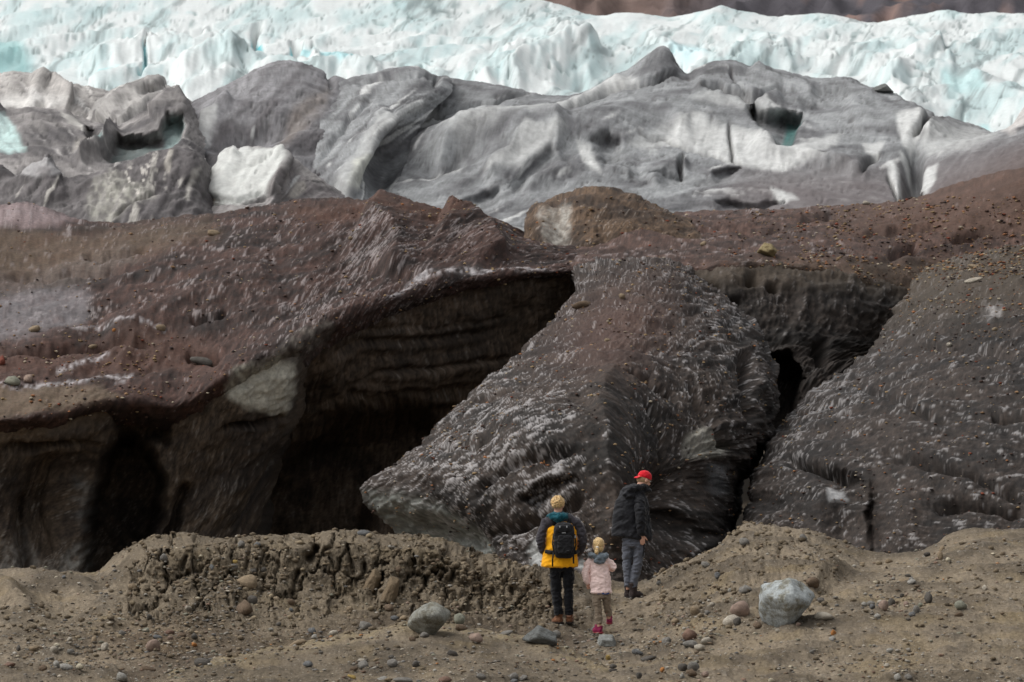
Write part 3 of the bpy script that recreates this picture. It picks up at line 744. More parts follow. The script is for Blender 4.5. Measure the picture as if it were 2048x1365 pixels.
lc = [(330,250,147),(380,212,146),(430,185,146),(480,155,146),(530,130,146),(565,122,146),(590,124,146),(630,135,146),(660,150,147),(700,160,148),(740,170,149)]
L3 = Sheet([
    [(300,430,121),(450,430,120),(560,420,120),(720,400,122)],
    [(320,345,126),(450,335,124.5),(560,330,124.5),(650,340,125.5),(720,335,128)],
    [(340,280,131),(450,250,130),(560,240,130),(650,250,131),(720,255,133)],
    [(350,240,137),(450,190,136),(540,165,136),(600,165,136.5),(660,180,138),(730,200,141)],
    lc, [(x, y + 45, Y + 8) for x, y, Y in lc],
], 3.0, 111)
grey_ice(L3, 42, lin(128, 127, 129), lin(90, 87, 89), lump=0.5, pale_bias=-0.5)
L3.disp -= 1.2 * gauss(L3.px, L3.py, 500, 265, 90, 20, -15)
patch(L3, [(385,295),(420,240),(440,225),(430,260),(400,300)], C_PALE, 5, 0.75)
patch(L3, [(590,210),(660,175),(640,220),(600,260),(560,290)], lin(150, 138, 128), 16, 0.5)
lip(L3, [(380,300),(425,235),(470,190)], 0.6, 20, 14)
crack(L3, [(655,148),(670,165),(660,180)], 5, 0.6)
L3.apply(); L3.build('grey_ice', M_GREY)

l2c = [(130,285,150),(165,245,150),(190,212,150),(235,184,150),(275,168,150),(310,171,150),(335,181,150),(362,191,150),(382,207,151),(415,245,152)]
L2 = Sheet([[(110,350,134),(270,350,133),(430,350,135)], [(140,300,140),(250,265,139),(330,255,140),(415,280,143)], l2c, [(x, y + 40, Y + 8) for x, y, Y in l2c]], 3.0, 121)
grey_ice(L2, 45, lin(164, 161, 158), lin(110, 107, 106), lin(222, 220, 216), lump=0.6, lump_px=70, pale_bias=0.2)
crack(L2, [(190,250),(240,215),(275,175)], 4, 0.7); lip(L2, [(200,260),(250,215),(330,185)], 0.9, 14, 20); lip(L2, [(230,270),(300,225),(365,195)], 0.9, 10, 20)
L2.push += 1.2 * area(L2.wx, L2.wy, [(280,215),(330,190),(345,200),(300,225)], 5)
L2.apply(); L2.build('grey_ice', M_GREY)

l1c = [(-120,165,156),(-30,152,156),(30,143,156),(65,150,156),(100,170,156),(150,172,157),(200,178,158),(235,192,158),(300,225,160)]
L1 = Sheet([[(-120,330,140),(260,330,140)], [(-120,240,146),(50,225,145),(150,235,146),(280,255,150)], l1c, [(x, y + 40, Y + 8) for x, y, Y in l1c]], 3.0, 131)
grey_ice(L1, -35, lin(172, 168, 164), lin(128, 124, 122), lin(228, 226, 222), lump=0.5, lump_px=80, pale_bias=0.3)
patch(L1, [(0,195),(60,190),(130,210),(100,218),(0,215)], lin(232, 230, 226), 10, 0.7)
lip(L1, [(60,160),(110,180),(150,205)], 0.9, 20, 12); crack(L1, [(70,213),(95,212)], 5, 0.8)
L1.apply(); L1.build('grey_ice', M_GREY)

l1b = [(-120,225,132),(-10,197,132),(15,220,132),(60,216,132),(120,220,132),(170,242,132),(230,256,131.5),(260,242,131),(310,216,131),(350,198,131),(372,191,131),(386,214,132),(410,265,133)]
L1b = Sheet([[(-120,390,116),(60,390,116),(250,380,116),(420,370,117)], [(-120,295,124),(60,290,123),(150,295,123),(230,305,122.5),(300,295,122.5),(360,288,122.5),(410,305,124)], l1b, [(x, y + 40, Y + 7) for x, y, Y in l1b]], 2.8, 141)
grey_ice(L1b, 35 - 75 * sstep(220, 120, L1b.px), lin(140, 136, 134), lin(86, 83, 84), lin(200, 196, 192), lump=0.6, lump_px=60)
L1b.push += 2.2 * area(L1b.wx, L1b.wy, [(205,315),(240,275),(280,272),(320,268),(335,235),(362,232),(365,270),(345,295),(280,315),(230,330)], 6)
L1b.push += 2.0 * area(L1b.wx, L1b.wy, [(172,255),(185,252),(195,275),(180,300),(175,280)], 5)
patch(L1b, [(330,250),(345,232),(365,235),(362,275),(338,297),(325,290)], lin(170, 192, 190), 6, 0.85)
patch(L1b, [(215,320),(240,285),(290,280),(330,285),(275,315),(235,330)], lin(108, 124, 122), 6, 0.7)
patch(L1b, [(180,290),(200,280),(200,300),(182,310)], lin(120, 150, 148), 5, 0.8)
patch(L1b, [(-60,230),(0,225),(20,235),(35,265),(55,298),(20,300),(-60,300)], lin(190, 215, 212), 5, 0.9)
patch(L1b, [(118,222),(150,240),(180,258),(165,262),(135,248)], lin(205, 202, 196), 4, 0.8)
patch(L1b, [(150,285),(172,280),(178,300),(160,315),(148,305)], lin(190, 184, 176), 6, 0.7)
lip(L1b, [(155,335),(200,300),(240,258)], 0.9, 8, 10); lip(L1b, [(300,235),(350,200),(372,193)], 0.6, 14, 20)
L1b.apply(); L1b.build('grey_ice', M_GREY)

l0c = [(-120,330,114),(0,330,114),(30,345,113.5),(60,318,113.5),(90,308,113.5),(112,335,113.2),(125,358,113),(180,347,113),(240,332,113.5),(300,310,114),(350,297,114.5),(390,302,115),(420,330,116)]
L0 = Sheet([[(-120,480,107),(100,480,107),(300,470,107),(425,455,109)], [(-120,400,111),(100,400,110),(200,395,110),(300,380,110.5),(380,375,111.5),(425,400,114)], l0c, [(x, y + 40, Y + 6) for x, y, Y in l0c]], 2.8, 151)
grey_ice(L0, 62, lin(106, 102, 102), lin(76, 72, 73), lin(190, 186, 178), lump=0.6, lump_px=70, pale_bias=-0.1)
patch(L0, [(170,415),(190,360),(215,345),(260,360),(300,365),(310,390),(260,415),(220,440),(180,440)], lin(176, 174, 164), 12, 0.75, mottle=0.7)
patch(L0, [(325,330),(340,302),(348,304),(335,345)], lin(200, 194, 184), 3, 0.8)
patch(L0, [(370,400),(385,340),(398,335),(390,370),(378,405)], lin(190, 186, 178), 5, 0.7)
patch(L0, [(28,345),(60,320),(90,310),(108,330),(120,350),(60,352)], lin(186, 184, 184), 4, 0.8)
patch(L0, [(68,345),(75,332),(95,330),(105,345),(90,352)], lin(120, 116, 116), 4, 0.8)
f1, _, cid = worley(L0.px / 9, L0.py / 9, 7)
L0.col = mixc(L0.col, lin(205, 200, 192), 0.8 * (cid > 0.72) * sstep(0.45, 0.3, f1) * area(L0.wx, L0.wy, [(215,345),(330,320),(330,370),(280,400),(240,400)], 20))
crack(L0, [(28,345),(60,318),(88,306)], 5, 0.8); crack(L0, [(225,430),(270,400),(320,375)], 4, 0.4)
L0.apply(); L0.build('grey_ice', M_GREY)

wbc = [(440,325,118.8),(455,308,118.3),(475,298,118),(520,293,118),(550,296,118),(575,310,118.5),(605,330,119.5),(650,365,121),(690,392,122)]
WB = Sheet([[(395,450,112),(440,450,111),(560,450,111.5),(620,450,114)], [(412,410,115),(440,402,113.2),(500,396,112.6),(548,392,112.8),(575,395,114.5),(610,380,117),(690,400,119)], [(425,360,116.6),(455,350,115.2),(520,340,114.8),(560,340,115.2),(580,350,117),(620,352,118.5),(690,396,121)], wbc, [(x, y + 35, Y + 5) for x, y, Y in wbc]], 2.8, 161)
grey_ice(WB, 60, lin(150, 146, 144), lin(118, 112, 112), C_PALE, lump=0.25, pale_bias=0)
patch(WB, [(412,412),(430,360),(455,312),(480,298),(530,294),(560,305),(562,330),(545,365),(535,390),(480,400)], lin(208, 210, 206), 6, 0.95, mottle=0.15)
patch(WB, [(575,390),(590,365),(605,362),(608,380),(590,395)], lin(205, 198, 188), 4, 0.8)
crack(WB, [(485,340),(520,325),(555,305)], 2.5, 0.25); crack(WB, [(420,402),(480,395),(535,385)], 3, 0.4); crack(WB, [(420,410),(480,404),(540,396)], 3, 0.4)
lip(WB, [(420,405),(450,330),(478,300)], 0.5, 14, 10); lip(WB, [(545,395),(565,330),(552,298)], 0.5, 10, 14)
WB.apply(); WB.build('grey_ice', M_GREY)

# ---- the clean ice fall
hc = [(-200,-60,400),(600,-45,400),(900,-20,400),(1030,-5,400),(1080,2,400),(1150,20,400),(1200,35,400),(1260,28,400),(1330,36,400),(1440,16,400),(1500,25,400),(1560,32,400),(1650,28,400),(1740,40,400),(1850,32,400),(1900,18,400),(1950,26,400),(2048,28,400),(2250,25,400)]
H = Sheet([[(-200,360,165),(2250,360,165)], [(-200,230,200),(1000,240,200),(2250,240,200)], [(-200,140,245),(1000,150,245),(2250,170,245)], [(-200,70,300),(1000,90,300),(2250,100,300)], [(-200,5,355),(1000,40,355),(1500,60,355),(2250,60,355)], hc, [(x, y + 60, 480) for x, y, Y in hc]], 3.5, 171, 14)
px, py = H.px, H.py
ca, sa = math.cos(math.radians(32)), math.sin(math.radians(32))
fu, fv = (px * ca - py * sa), (px * sa + py * ca)
X, Z = H.P[..., 0], H.P[..., 1]
wu = X * 0.14 + Z * 0.99; wv = X * 0.99 - Z * 0.14            # along / across the folds, in metres on the glacier
wu2 = wu + 9 * fbm(X / 12, Z / 30, 3, 5); wv2 = wv + 1.6 * fbm(X / 9 + 9, Z / 26, 4, 6)
r1 = ridged(wu2 / 70, wv2 / 11, 3, 180, 0.42); r2 = ridged(wu2 / 26, wv2 / 4, 4, 190, 0.5)
f1, f2, cid = worley(wu2 / 20, wv2 / 7.5, 8)
g1, g2, cid2 = worley(wu2 / 8 + 3, wv2 / 3, 9)
rough_zone = sstep(150, 60, py) * 0.6 + 0.5 * gauss(px, py, 200, 70, 260, 60) + 0.4 * sstep(1300, 1700, px)
H.disp += 1.7 * (r1 - 0.6) + 0.22 * (r2 - 0.6) * (0.35 + rough_zone) + 0.8 * (cid - 0.5) * sstep(0.0, 0.45, f2 - f1) + 0.2 * (cid2 - 0.5) * sstep(0, 0.3, g2 - g1) * (0.35 + rough_zone)
H.disp -= 0.7 * sstep(0.06, 0.0, f2 - f1) * sstep(0.0, 0.4, fbm(px / 60, py / 40, 3, 33)) + 0.25 * sstep(0.06, 0.0, g2 - g1) * rough_zone
st = H.lic(38, 26, 172, 1); st3 = H.lic(36, 50, 173, 4)
c = mixc(lin(216, 221, 220), lin(190, 208, 208), sstep(-0.4, 0.8, fbm(px / 110, py / 60, 4, 35) + 0.3 * st3))
c = mixc(c, lin(166, 194, 196), 0.45 * sstep(0.6, 0.95, cid) * sstep(0.1, 0.5, fbm(px / 50, py / 40, 3, 36) + 0.25))
dirt = sstep(0.55, 1.5, 0.4 * st + 0.5 * st3 + 0.8 * fbm(fu / 160, fv / 22, 4, 37) + 0.35 * sstep(1400, 1900, px) * sstep(60, 130, py))
c = mixc(c, lin(120, 126, 126), 0.6 * dirt)
c = mixc(c, lin(96, 132, 130), 0.6 * sstep(0.05, 0.0, f2 - f1) * sstep(0.0, 0.5, fbm(px / 60, py / 40, 3, 33)))
c = mixc(c, lin(108, 132, 132), 0.6 * sstep(0.9, 1.5, fbm(px / 40, py / 26, 4, 38) + 0.3 * st + 0.4 * rough_zone))
for q, (lu, lv, wd) in enumerate(((420, 60, 0.02), (200, 34, 0.02), (130, 80, 0.015))):
    e = fbm(fu / lu + 2.1 * q, fv / lv + 0.6 * fbm(px / 80, py / 60, 2, 60), 4, 70 + q)
    k = sstep(wd * 1.9, wd * 0.3, np.abs(e)) * sstep(0.0, 0.5, fbm(px / 110 + q, py / 70, 2, 80 + q) + 0.1)
    c = mixc(c, lin(96, 112, 112), 0.65 * k)
    H.disp -= 0.12 * k
H.col = c
H.rough = np.full(H.shape, 0.6)
for poly, rgb, soft, amt in [
    ([(503,72),(512,66),(525,90),(528,105),(508,102)], lin(80, 190, 198), 3, 0.95),
    ([(580,98),(592,100),(590,124),(582,120)], lin(60, 176, 188), 3, 0.95),
    ([(592,98),(640,104),(700,120),(720,140),(680,150),(640,125),(600,118)], lin(170, 218, 222), 6, 0.8),
    ([(288,110),(293,112),(290,160),(284,164)], lin(60, 180, 190), 3, 0.9),
    ([(-20,60),(40,80),(60,120),(40,150),(-20,150)], lin(130, 176, 176), 14, 0.8),
    ([(200,150),(240,145),(225,165),(190,168)], lin(170, 220, 222), 6, 0.7),
    ([(1330,95),(1400,80),(1420,120),(1370,135)], lin(200, 232, 236), 12, 0.7),
    ([(1930,230),(1980,225),(1985,250),(1960,250)], lin(160, 206, 208), 6, 0.7),
    ([(1880,160),(1960,150),(1970,185),(1900,190)], lin(190, 226, 226), 8, 0.6)]:
    k = area(H.wx * 0.3 + px * 0.7, H.wy * 0.3 + py * 0.7, poly, soft) * amt
    H.col = mixc(H.col, rgb, k)
for poly, h, wr, wl in [([(160,130),(300,105),(420,110),(500,120)], 2.0, 50, 12), ([(330,160),(480,130),(560,150),(680,155)], 1.5, 40, 14), ([(930,190),(1060,110),(1180,60)], 2.0, 60, 25), ([(1000,190),(1100,140),(1220,100)], 1.5, 40, 18), ([(1350,170),(1480,120),(1600,90)], 1.5, 40, 18), ([(1760,200),(1840,120),(1900,100)], 1.8, 40, 20), ([(620,128),(700,150),(760,148)], 1.2, 20, 12)]:
    lip(H, poly, h, wr, wl)
for poly, w, dep in [([(515,62),(518,85),(520,104)], 7, 3.0), ([(587,95),(586,126)], 5, 2.5), ([(290,108),(287,165)], 3.5, 2.0)]:
    crack(H, poly, w, dep, False)
H.disp *= 1 - 0.55 * sstep(110, 20, py)
H.apply(); H.build('glacier', M_WHITE)

# ---- mountain side far behind
T = Sheet([[(-400,140,900),(2450,140,900)], [(-400,0,1150),(2450,0,1150)], [(-400,-160,1500),(2450,-160,1500)], [(-400,-700,2600),(2450,-700,2600)], [(-400,-500,3600),(2450,-500,3600)]], 14, 181)
st = T.lic(35, 20, 182, 2)
T.col = mixc(lin(104, 88, 82), lin(78, 75, 80), sstep(1250, 1500, T.px + 60 * fbm(T.px / 120, T.py / 60, 3, 40)))
T.col = mixc(T.col, lin(150, 122, 110), 0.6 * sstep(0.2, 1.2, fbm(T.px / 90 - T.py / 60, T.py / 30 + T.px / 50, 4, 41) + 0.4 * st) * sstep(1500, 1650, T.px))
T.col = T.col * (1 + 0.1 * st)[..., None]
T.disp += 14 * ridged(T.px / 160 - T.py / 200, T.py / 90 + T.px / 120, 4, 42)
T.apply(); T.build('mountain', M_ROCK)

# ---- low ground that everything stands on
gm = plain_mat('ground_gravel', tuple(lin(96, 84, 68)), 0.95, 0.3, 1.5, 0.6)
V = [(-3000, -3000, -2.7), (3000, -3000, -2.7), (3000, 3600, -2.7), (-3000, 3600, -2.7)]
me = mesh_np('ground', np.array(V), np.array([[0, 1, 2, 3]]), gm, False)
go = bpy.data.objects.new('ground', me); COL.objects.link(go); go['kind'] = 'structure'
# ================================================================== foreground: moraine
M_EARTH = terrain_mat('moraine_earth', 20.0, 0.4, 1.0, 0.05, 0.15, (26.0, 0.16, tuple(lin(150, 142, 130))))
crest = [(-150,1130,42.0),(0,1137,41.2),(60,1135,41),(130,1150,41),(190,1144,41),(230,1112,41),(290,1082,41),(340,1076,41),(385,1069,41),(430,1076,41),(500,1074,41),(560,1071,41),(612,1071,41),(640,1066,41.2),(660,1061,41.2),(700,1060,41.2),(760,1066,41.3),(830,1076,41.4),(900,1090,41.5),(950,1108,41.1),(1000,1118,41.0),(1050,1130,41.0),(1100,1134,41.2),(1150,1142,41.7),(1180,1155,42.3),(1225,1164,42.3),(1260,1174,42.3),(1290,1168,42.3),(1310,1153,42.3),(1340,1136,42.3),(1400,1110,42.4),(1432,1096,42.6),(1462,1066,42.8),(1500,1048,43),(1560,1051,43),(1630,1066,42.8),(1690,1092,42.6),(1740,1108,42.4),(1830,1106,42.2),(1870,1086,42),(1910,1066,42),(1960,1060,42),(2048,1061,42),(2200,1065,42)]
FG = Sheet([
    [(-150,1440,30.2),(2200,1440,30.2)],
    [(-150,1365,32),(1000,1365,32),(2200,1365,31.5)],
    [(-150,1305,34.3),(0,1305,34.3),(500,1318,34.9),(830,1324,35.6),(1000,1318,36.4),(1150,1310,36.6),(1250,1305,36.6),(1400,1295,35),(1700,1290,33.9),(2200,1285,33.6)],
    [(-150,1270,36),(0,1268,36),(190,1257,36.5),(300,1252,36.8),(500,1254,37.2),(640,1252,37.6),(830,1250,38),(1000,1255,38.2),(1080,1264,38.4),(1180,1271,38.3),(1240,1256,38.9),(1300,1246,38.7),(1400,1235,37.5),(1500,1225,37),(1600,1215,36.8),(1740,1210,36.8),(1850,1205,36.8),(1960,1200,36.8),(2200,1195,36.8)],
    [(-150,1200,38),(0,1200,38),(190,1195,38.4),(300,1170,38.8),(500,1165,39.1),(640,1165,39.45),(830,1168,39.6),(1000,1190,39.5),(1080,1205,39.5),(1160,1232,39.6),(1195,1240,39.6),(1240,1218,40.3),(1300,1205,40.3),(1400,1165,40.2),(1500,1120,40),(1600,1115,40.2),(1740,1148,39.8),(1850,1140,39.6),(1960,1110,39.6),(2200,1110,39.6)],
    [(-150,1160,39.8),(0,1165,39.6),(190,1165,39.7),(300,1105,39.35),(500,1094,39.55),(640,1088,39.85),(830,1102,40.0),(1000,1145,39.95),(1080,1162,40.1),(1160,1190,40.5),(1195,1205,40.6),(1240,1195,41),(1300,1182,41.2),(1400,1132,41.3),(1500,1080,41.4),(1600,1080,41.6),(1740,1126,41.1),(1850,1118,40.8),(1960,1082,40.8),(2200,1085,40.8)],
    crest,
    [(x, y + 22, Y + 0.9) for x, y, Y in crest],
    [(x, max(y + 45, 1150), 45.5) for x, y, Y in crest[::3]],
], 2.7, 201, 3.0)

def earth_colour(S):
    px, py = S.qx, S.qy
    n1 = fbm(px / 170, py / 150, 4, S.seed + 1); n2 = fbm(px / 42, py / 42, 4, S.seed + 2); n3 = fbm(px / 9, py / 12, 3, S.seed + 3)
    c = mixc(lin(132, 120, 103), lin(95, 86, 74), sstep(-0.5, 0.7, n1 + 0.4 * n2))
    c = mixc(c, lin(136, 120, 92), 0.5 * sstep(0.1, 0.9, fbm(px / 120 + 5, py / 110, 4, S.seed + 4)))
    c = mixc(c, lin(124, 117, 107), 0.5 * sstep(0.3, 1.2, n2 + 0.5 * n3))
    return c * (1 + 0.16 * np.clip(n3, -1.5, 1.5))[..., None], n1, n2, n3
S = FG
px, py = S.px, S.py
S.col, n1, n2, n3 = earth_colour(S)
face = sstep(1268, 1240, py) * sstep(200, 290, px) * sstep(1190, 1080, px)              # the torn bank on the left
crown = face * sstep(1245, 1215, py)
gully = gauss(px, py, 1190, 1220, 110, 70)
rbank = sstep(1255, 1215, py + 0.0 * px) * sstep(1270, 1330, px) * sstep(1720, 1640, px)
f1, f2, cid = worley((px + 10 * n2 + 0.3 * (py - 1100)) / 58, (py + 9 * n3) / 95, 3)
h1, h2, cid2 = worley((px + 4 * n2) / 15 + 7, (py + 3 * n3) / 16, 4)
k1, k2, cid3 = worley(px / 6.5 + 3, py / 6.0, 5)
block = sstep(0.02, 0.2, f2 - f1)
S.disp += 0.07 * n1 + 0.035 * n2 + 0.003 * n3 + 0.10 * (ridged((S.qx + S.qy) / 130, (S.qy - 0.5 * S.qx) / 110, 4, 240) - 0.6) * sstep(1120, 1170, py)
lump = crown * (0.22 * (cid - 0.5) * block - 0.14 * sstep(0.09, 0.0, f2 - f1)) + (face * (0.10 + 0.75 * sstep(760, 860, px)) + 0.6 * rbank + 0.6 * gully) * (0.10 * (0.5 - h1) + 0.05 * (cid2 - 0.5))
lump += np.maximum(face, rbank) * 0.035 * (0.5 - k1) * (0.4 + cid3) + 0.012 * np.random.default_rng(5).standard_normal(S.shape) * np.maximum(face, rbank)
torn = gauss(px, py, 930, 1150, 130, 60)                                                # crumbly lumps right of the bank
lump += torn * (0.16 * (0.5 - h1) + 0.16 * (0.5 - worley(px / 24 + 1, py / 24, 6)[0]))
S.disp += 0.25 * lump
S.push -= 1.0 * lump * np.clip(face + rbank + 0.7 * gully + torn, 0, 1)
for poly, w, dep in [
    ([(538,1086),(530,1105),(522,1124)], 3, 0.10), ([(540,1105),(532,1132)], 2.5, 0.08), ([(634,1082),(631,1104),(612,1126)], 7, 0.30), ([(693,1082),(699,1110),(703,1130),(707,1156)], 3.5, 0.16),
    ([(645,1107),(660,1116),(670,1141)], 2.2, 0.07), ([(728,1128),(727,1157)], 3, 0.12), ([(769,1148),(760,1170),(752,1187)], 5, 0.2), ([(879,1087),(881,1112)], 2.5, 0.08), ([(912,1128),(901,1166)], 4, 0.12),
    ([(959,1163),(963,1186),(968,1242)], 3.5, 0.12), ([(598,1138),(592,1160),(584,1194)], 3.5, 0.12), ([(527,1148),(528,1178),(516,1202)], 3, 0.1), ([(690,1148),(705,1168)], 2.2, 0.07), ([(440,1084),(442,1116)], 3, 0.1),
    ([(502,1083),(496,1120),(489,1142)], 3, 0.1), ([(334,1102),(341,1117)], 4, 0.12), ([(379,1108),(371,1122),(361,1142)], 3.5, 0.12), ([(351,1162),(348,1192)], 2.5, 0.08), ([(389,1168),(389,1184)], 2.2, 0.07),
    ([(461,1138),(468,1172)], 2.5, 0.08), ([(454,1192),(461,1217)], 2.5, 0.08), ([(845,1120),(850,1170)], 3, 0.08), ([(1020,1160),(1030,1200)], 3, 0.08), ([(800,1090),(806,1130)], 2.5, 0.06), ([(420,1120),(410,1160)], 2.5, 0.06), ([(1570,1080),(1555,1110),(1560,1130)], 3, 0.06)]:
    crack(S, poly, w * 1.15, dep * 2.0, True, 0.9)
S.disp += 0.16 * gauss(px, py, 780, 1175, 14, 26, 20) + 0.10 * gauss(px, py, 740, 1170, 12, 24, 15)      # the slabs that came loose
S.disp += 0.25 * gauss(px, py, 20, 1200, 70, 20, 30) - 0.2 * gauss(px, py, 130, 1215, 60, 25)
S.disp += 0.12 * gauss(px, py, 1640, 1150, 60, 14, -20) - 0.10 * gauss(px, py, 1640, 1180, 60, 14, -20)
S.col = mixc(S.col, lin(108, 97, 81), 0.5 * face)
S.col = mixc(S.col, lin(96, 78, 60), 0.5 * gauss(px, py, 330, 1285, 130, 40))
S.col = mixc(S.col, lin(130, 115, 88), 0.5 * sstep(0.0, 0.8, fbm(S.qx / 110, S.qy / 140, 4, 211)) * sstep(1300, 1500, px) * sstep(1120, 1200, py))
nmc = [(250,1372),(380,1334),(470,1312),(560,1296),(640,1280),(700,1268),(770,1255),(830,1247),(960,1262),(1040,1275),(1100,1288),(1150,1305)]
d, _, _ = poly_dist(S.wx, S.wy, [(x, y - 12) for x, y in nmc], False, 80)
S.col = mixc(S.col, lin(74, 64, 54), 0.6 * np.exp(-(d / 22) ** 2))          # stony strip behind the near mound, shade mixed into its colour for contrast
S.rough[:] = 0.95
S.span = 1500.0
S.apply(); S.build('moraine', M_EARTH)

nm = [(250,1372,32.6),(380,1334,33.6),(470,1312,34.2),(560,1296,34.6),(640,1280,34.9),(700,1268,35.1),(770,1255,35.3),(830,1247,35.5),(880,1247,35.6),(960,1262,35.6),(1040,1275,35.6),(1100,1288,35.4),(1150,1305,35),(1200,1328,34.2),(1260,1370,33)]
NM = Sheet([[(200,1460,29.9),(1320,1460,29.9)], [(230,1400,31),(700,1385,31),(1000,1385,31),(1290,1400,31)], [(250,1378,32.2),(560,1330,32.9),(860,1315,33.2),(1060,1330,33),(1270,1378,32.2)], nm, [(x, y + 10, Y + 0.7) for x, y, Y in nm], [(x, y + 55, Y + 2.6) for x, y, Y in nm]], 2.5, 221, 3.0)
NM.col, n1, n2, n3 = earth_colour(NM)
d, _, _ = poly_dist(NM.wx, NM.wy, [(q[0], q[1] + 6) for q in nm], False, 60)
NM.col = mixc(NM.col, lin(150, 135, 106), 0.75 * np.exp(-(d / 12) ** 2) * sstep(-0.4, 0.5, n2))  # light on the crest put into the sand colour so the edge shows
NM.col = NM.col * 0.92
NM.col = mixc(NM.col, lin(82, 74, 62), 0.5 * gauss(NM.px, NM.py, 620, 1340, 260, 26, -6) + 0.4 * gauss(NM.px, NM.py, 1080, 1340, 120, 26))
k1, _, cid3 = worley(NM.px / 6.5 + 3, NM.py / 6.0, 5)
NM.disp += 0.05 * (ridged(NM.qx / 120, NM.qy / 120, 4, 241) - 0.6) + 0.04 * n1 + 0.03 * n2 + 0.003 * n3
NM.rough[:] = 0.95
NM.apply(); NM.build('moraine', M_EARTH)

SK = Sheet([[(-900,1700,24),(2950,1700,24)], [(-500,1445,30.1),(2550,1445,30.1)], [(-300,1440,30.5),(2350,1440,30.5)], [(-300,1480,31.5),(2350,1480,31.5)]], 14, 231)
SK.col = earth_colour(SK)[0]; SK.rough[:] = 0.95
SK.build('moraine', M_EARTH)
# ================================================================== what lies where in the photograph
def project(P):
    v = P - np.array([0, 0, CAMZ])
    d = v @ _fw
    return CX + FPX * v[..., 0] / d, CY - FPX * (v @ _up) / d

_vis = []
for _s in (FG, NM, D, E, B, A, Mo, G):
    qx, qy = project(_s.P)
    _vis.append(np.concatenate([qx[..., None], qy[..., None], _s.P, _s.normals()], -1).reshape(-1, 8))
VIS = np.concatenate(_vis)
VIS = VIS[(VIS[:, 0] > -20) & (VIS[:, 0] < 2070) & (VIS[:, 1] > 0) & (VIS[:, 1] < 1400)]
VIS = VIS[np.argsort(VIS[:, 0])]
def spot(px, py, r=4.0):
    """the nearest visible surface point and its normal at a photo pixel"""
    a, b = np.searchsorted(VIS[:, 0], [px - r, px + r])
    w = VIS[a:b]
    w = w[np.abs(w[:, 1] - py) < r]
    if not len(w):
        return spot(px, py + 2, r + 3)
    near = w[:, 3].min()
    w = w[w[:, 3] < near + 0.6]
    k = np.argmin((w[:, 0] - px) ** 2 + (w[:, 1] - py) ** 2)
    return w[k, 2:5], w[k, 5:8]

# ================================================================== stones
def ico(sub):
    bm = bmesh.new(); bmesh.ops.create_icosphere(bm, subdivisions=sub, radius=1.0)
    V = np.array([v.co[:] for v in bm.verts]); F = np.array([[v.index for v in f.verts] for f in bm.faces]); bm.free()
    return V, F
ICO1, ICO2, ICO3 = ico(1), ico(2), ico(4)

def stone_shape(V, seed, planes=10, sharp=8.0, noise=0.08):
    """a pebble or a broken block: a ball cut by random planes, the corners rounded by `sharp`"""
    r = np.random.default_rng(seed)
    n = r.standard_normal((planes, 3)); n /= np.linalg.norm(n, axis=1)[:, None]
    d = r.uniform(0.68, 0.95, planes)
    q = np.maximum(V @ n.T, 1e-3) / d                    # 1 / distance to each plane
    rad = 1.0 / (np.sum(np.clip(q, 0, None) ** sharp, 1) + 0.75 ** sharp) ** (1 / sharp)
    rad *= 1 + noise * perlin(V[:, 0] * 2 + seed, V[:, 1] * 2 + V[:, 2] * 1.7, seed) + noise * 0.5 * perlin(V[:, 0] * 5 + seed, V[:, 1] * 5 + V[:, 2] * 4, seed + 1)
    W = V * rad[:, None]
    return W / np.abs(W).max(0)

PALETTE = {
    'grey': lin(126, 124, 120), 'dark grey': lin(82, 80, 78), 'pale grey': lin(162, 160, 154), 'blue-grey': lin(104, 108, 112), 'tan': lin(150, 132, 108), 'pale': lin(182, 174, 160),
    'brown': lin(104, 86, 70), 'reddish': lin(122, 94, 82), 'pinkish': lin(156, 134, 122), 'cream': lin(206, 196, 172), 'orange': lin(188, 124, 64), 'black': lin(48, 47, 48), 'greenish': lin(138, 140, 126), 'yellow': lin(178, 150, 84), 'red': lin(124, 56, 44)}
def rock_mat(name, rgb, dark=0.55):
    m, nt, bs = node_mat(name)
    tc = nt.nodes.new('ShaderNodeTexCoord')
    n1 = nt.nodes.new('ShaderNodeTexNoise'); n1.inputs['Scale'].default_value = 1.6; n1.inputs['Detail'].default_value = 8; n1.inputs['Roughness'].default_value = 0.7
    oi = nt.nodes.new('ShaderNodeObjectInfo')
    ad = nt.nodes.new('ShaderNodeVectorMath'); ad.operation = 'ADD'
    nt.links.new(tc.outputs['Object'], ad.inputs[0]); nt.links.new(oi.outputs['Location'], ad.inputs[1]); nt.links.new(ad.outputs[0], n1.inputs['Vector'])
    cr = nt.nodes.new('ShaderNodeValToRGB')
    cr.color_ramp.elements[0].position = 0.3; cr.color_ramp.elements[1].position = 0.72
    cr.color_ramp.elements[0].color = (*(rgb * dark), 1); cr.color_ramp.elements[1].color = (*np.minimum(rgb * 1.25, 0.9), 1)
    nt.links.new(n1.outputs['Fac'], cr.inputs[0]); nt.links.new(cr.outputs[0], bs.inputs['Base Color'])
    bs.inputs['Roughness'].default_value = 0.85; bs.inputs['Specular IOR Level'].default_value = 0.25
    b = nt.nodes.new('ShaderNodeBump'); b.inputs['Strength'].default_value = 0.5; b.inputs['Distance'].default_value = 0.08
    nt.links.new(n1.outputs['Fac'], b.inputs['Height']); nt.links.new(b.outputs[0], bs.inputs['Normal'])
    return m
ROCK = {k: rock_mat('stone_' + k.replace(' ', '_').replace('-', '_'), v * 0.78 + lin(112, 101, 85) * 0.22) for k, v in PALETTE.items()}
SHAPES = {}
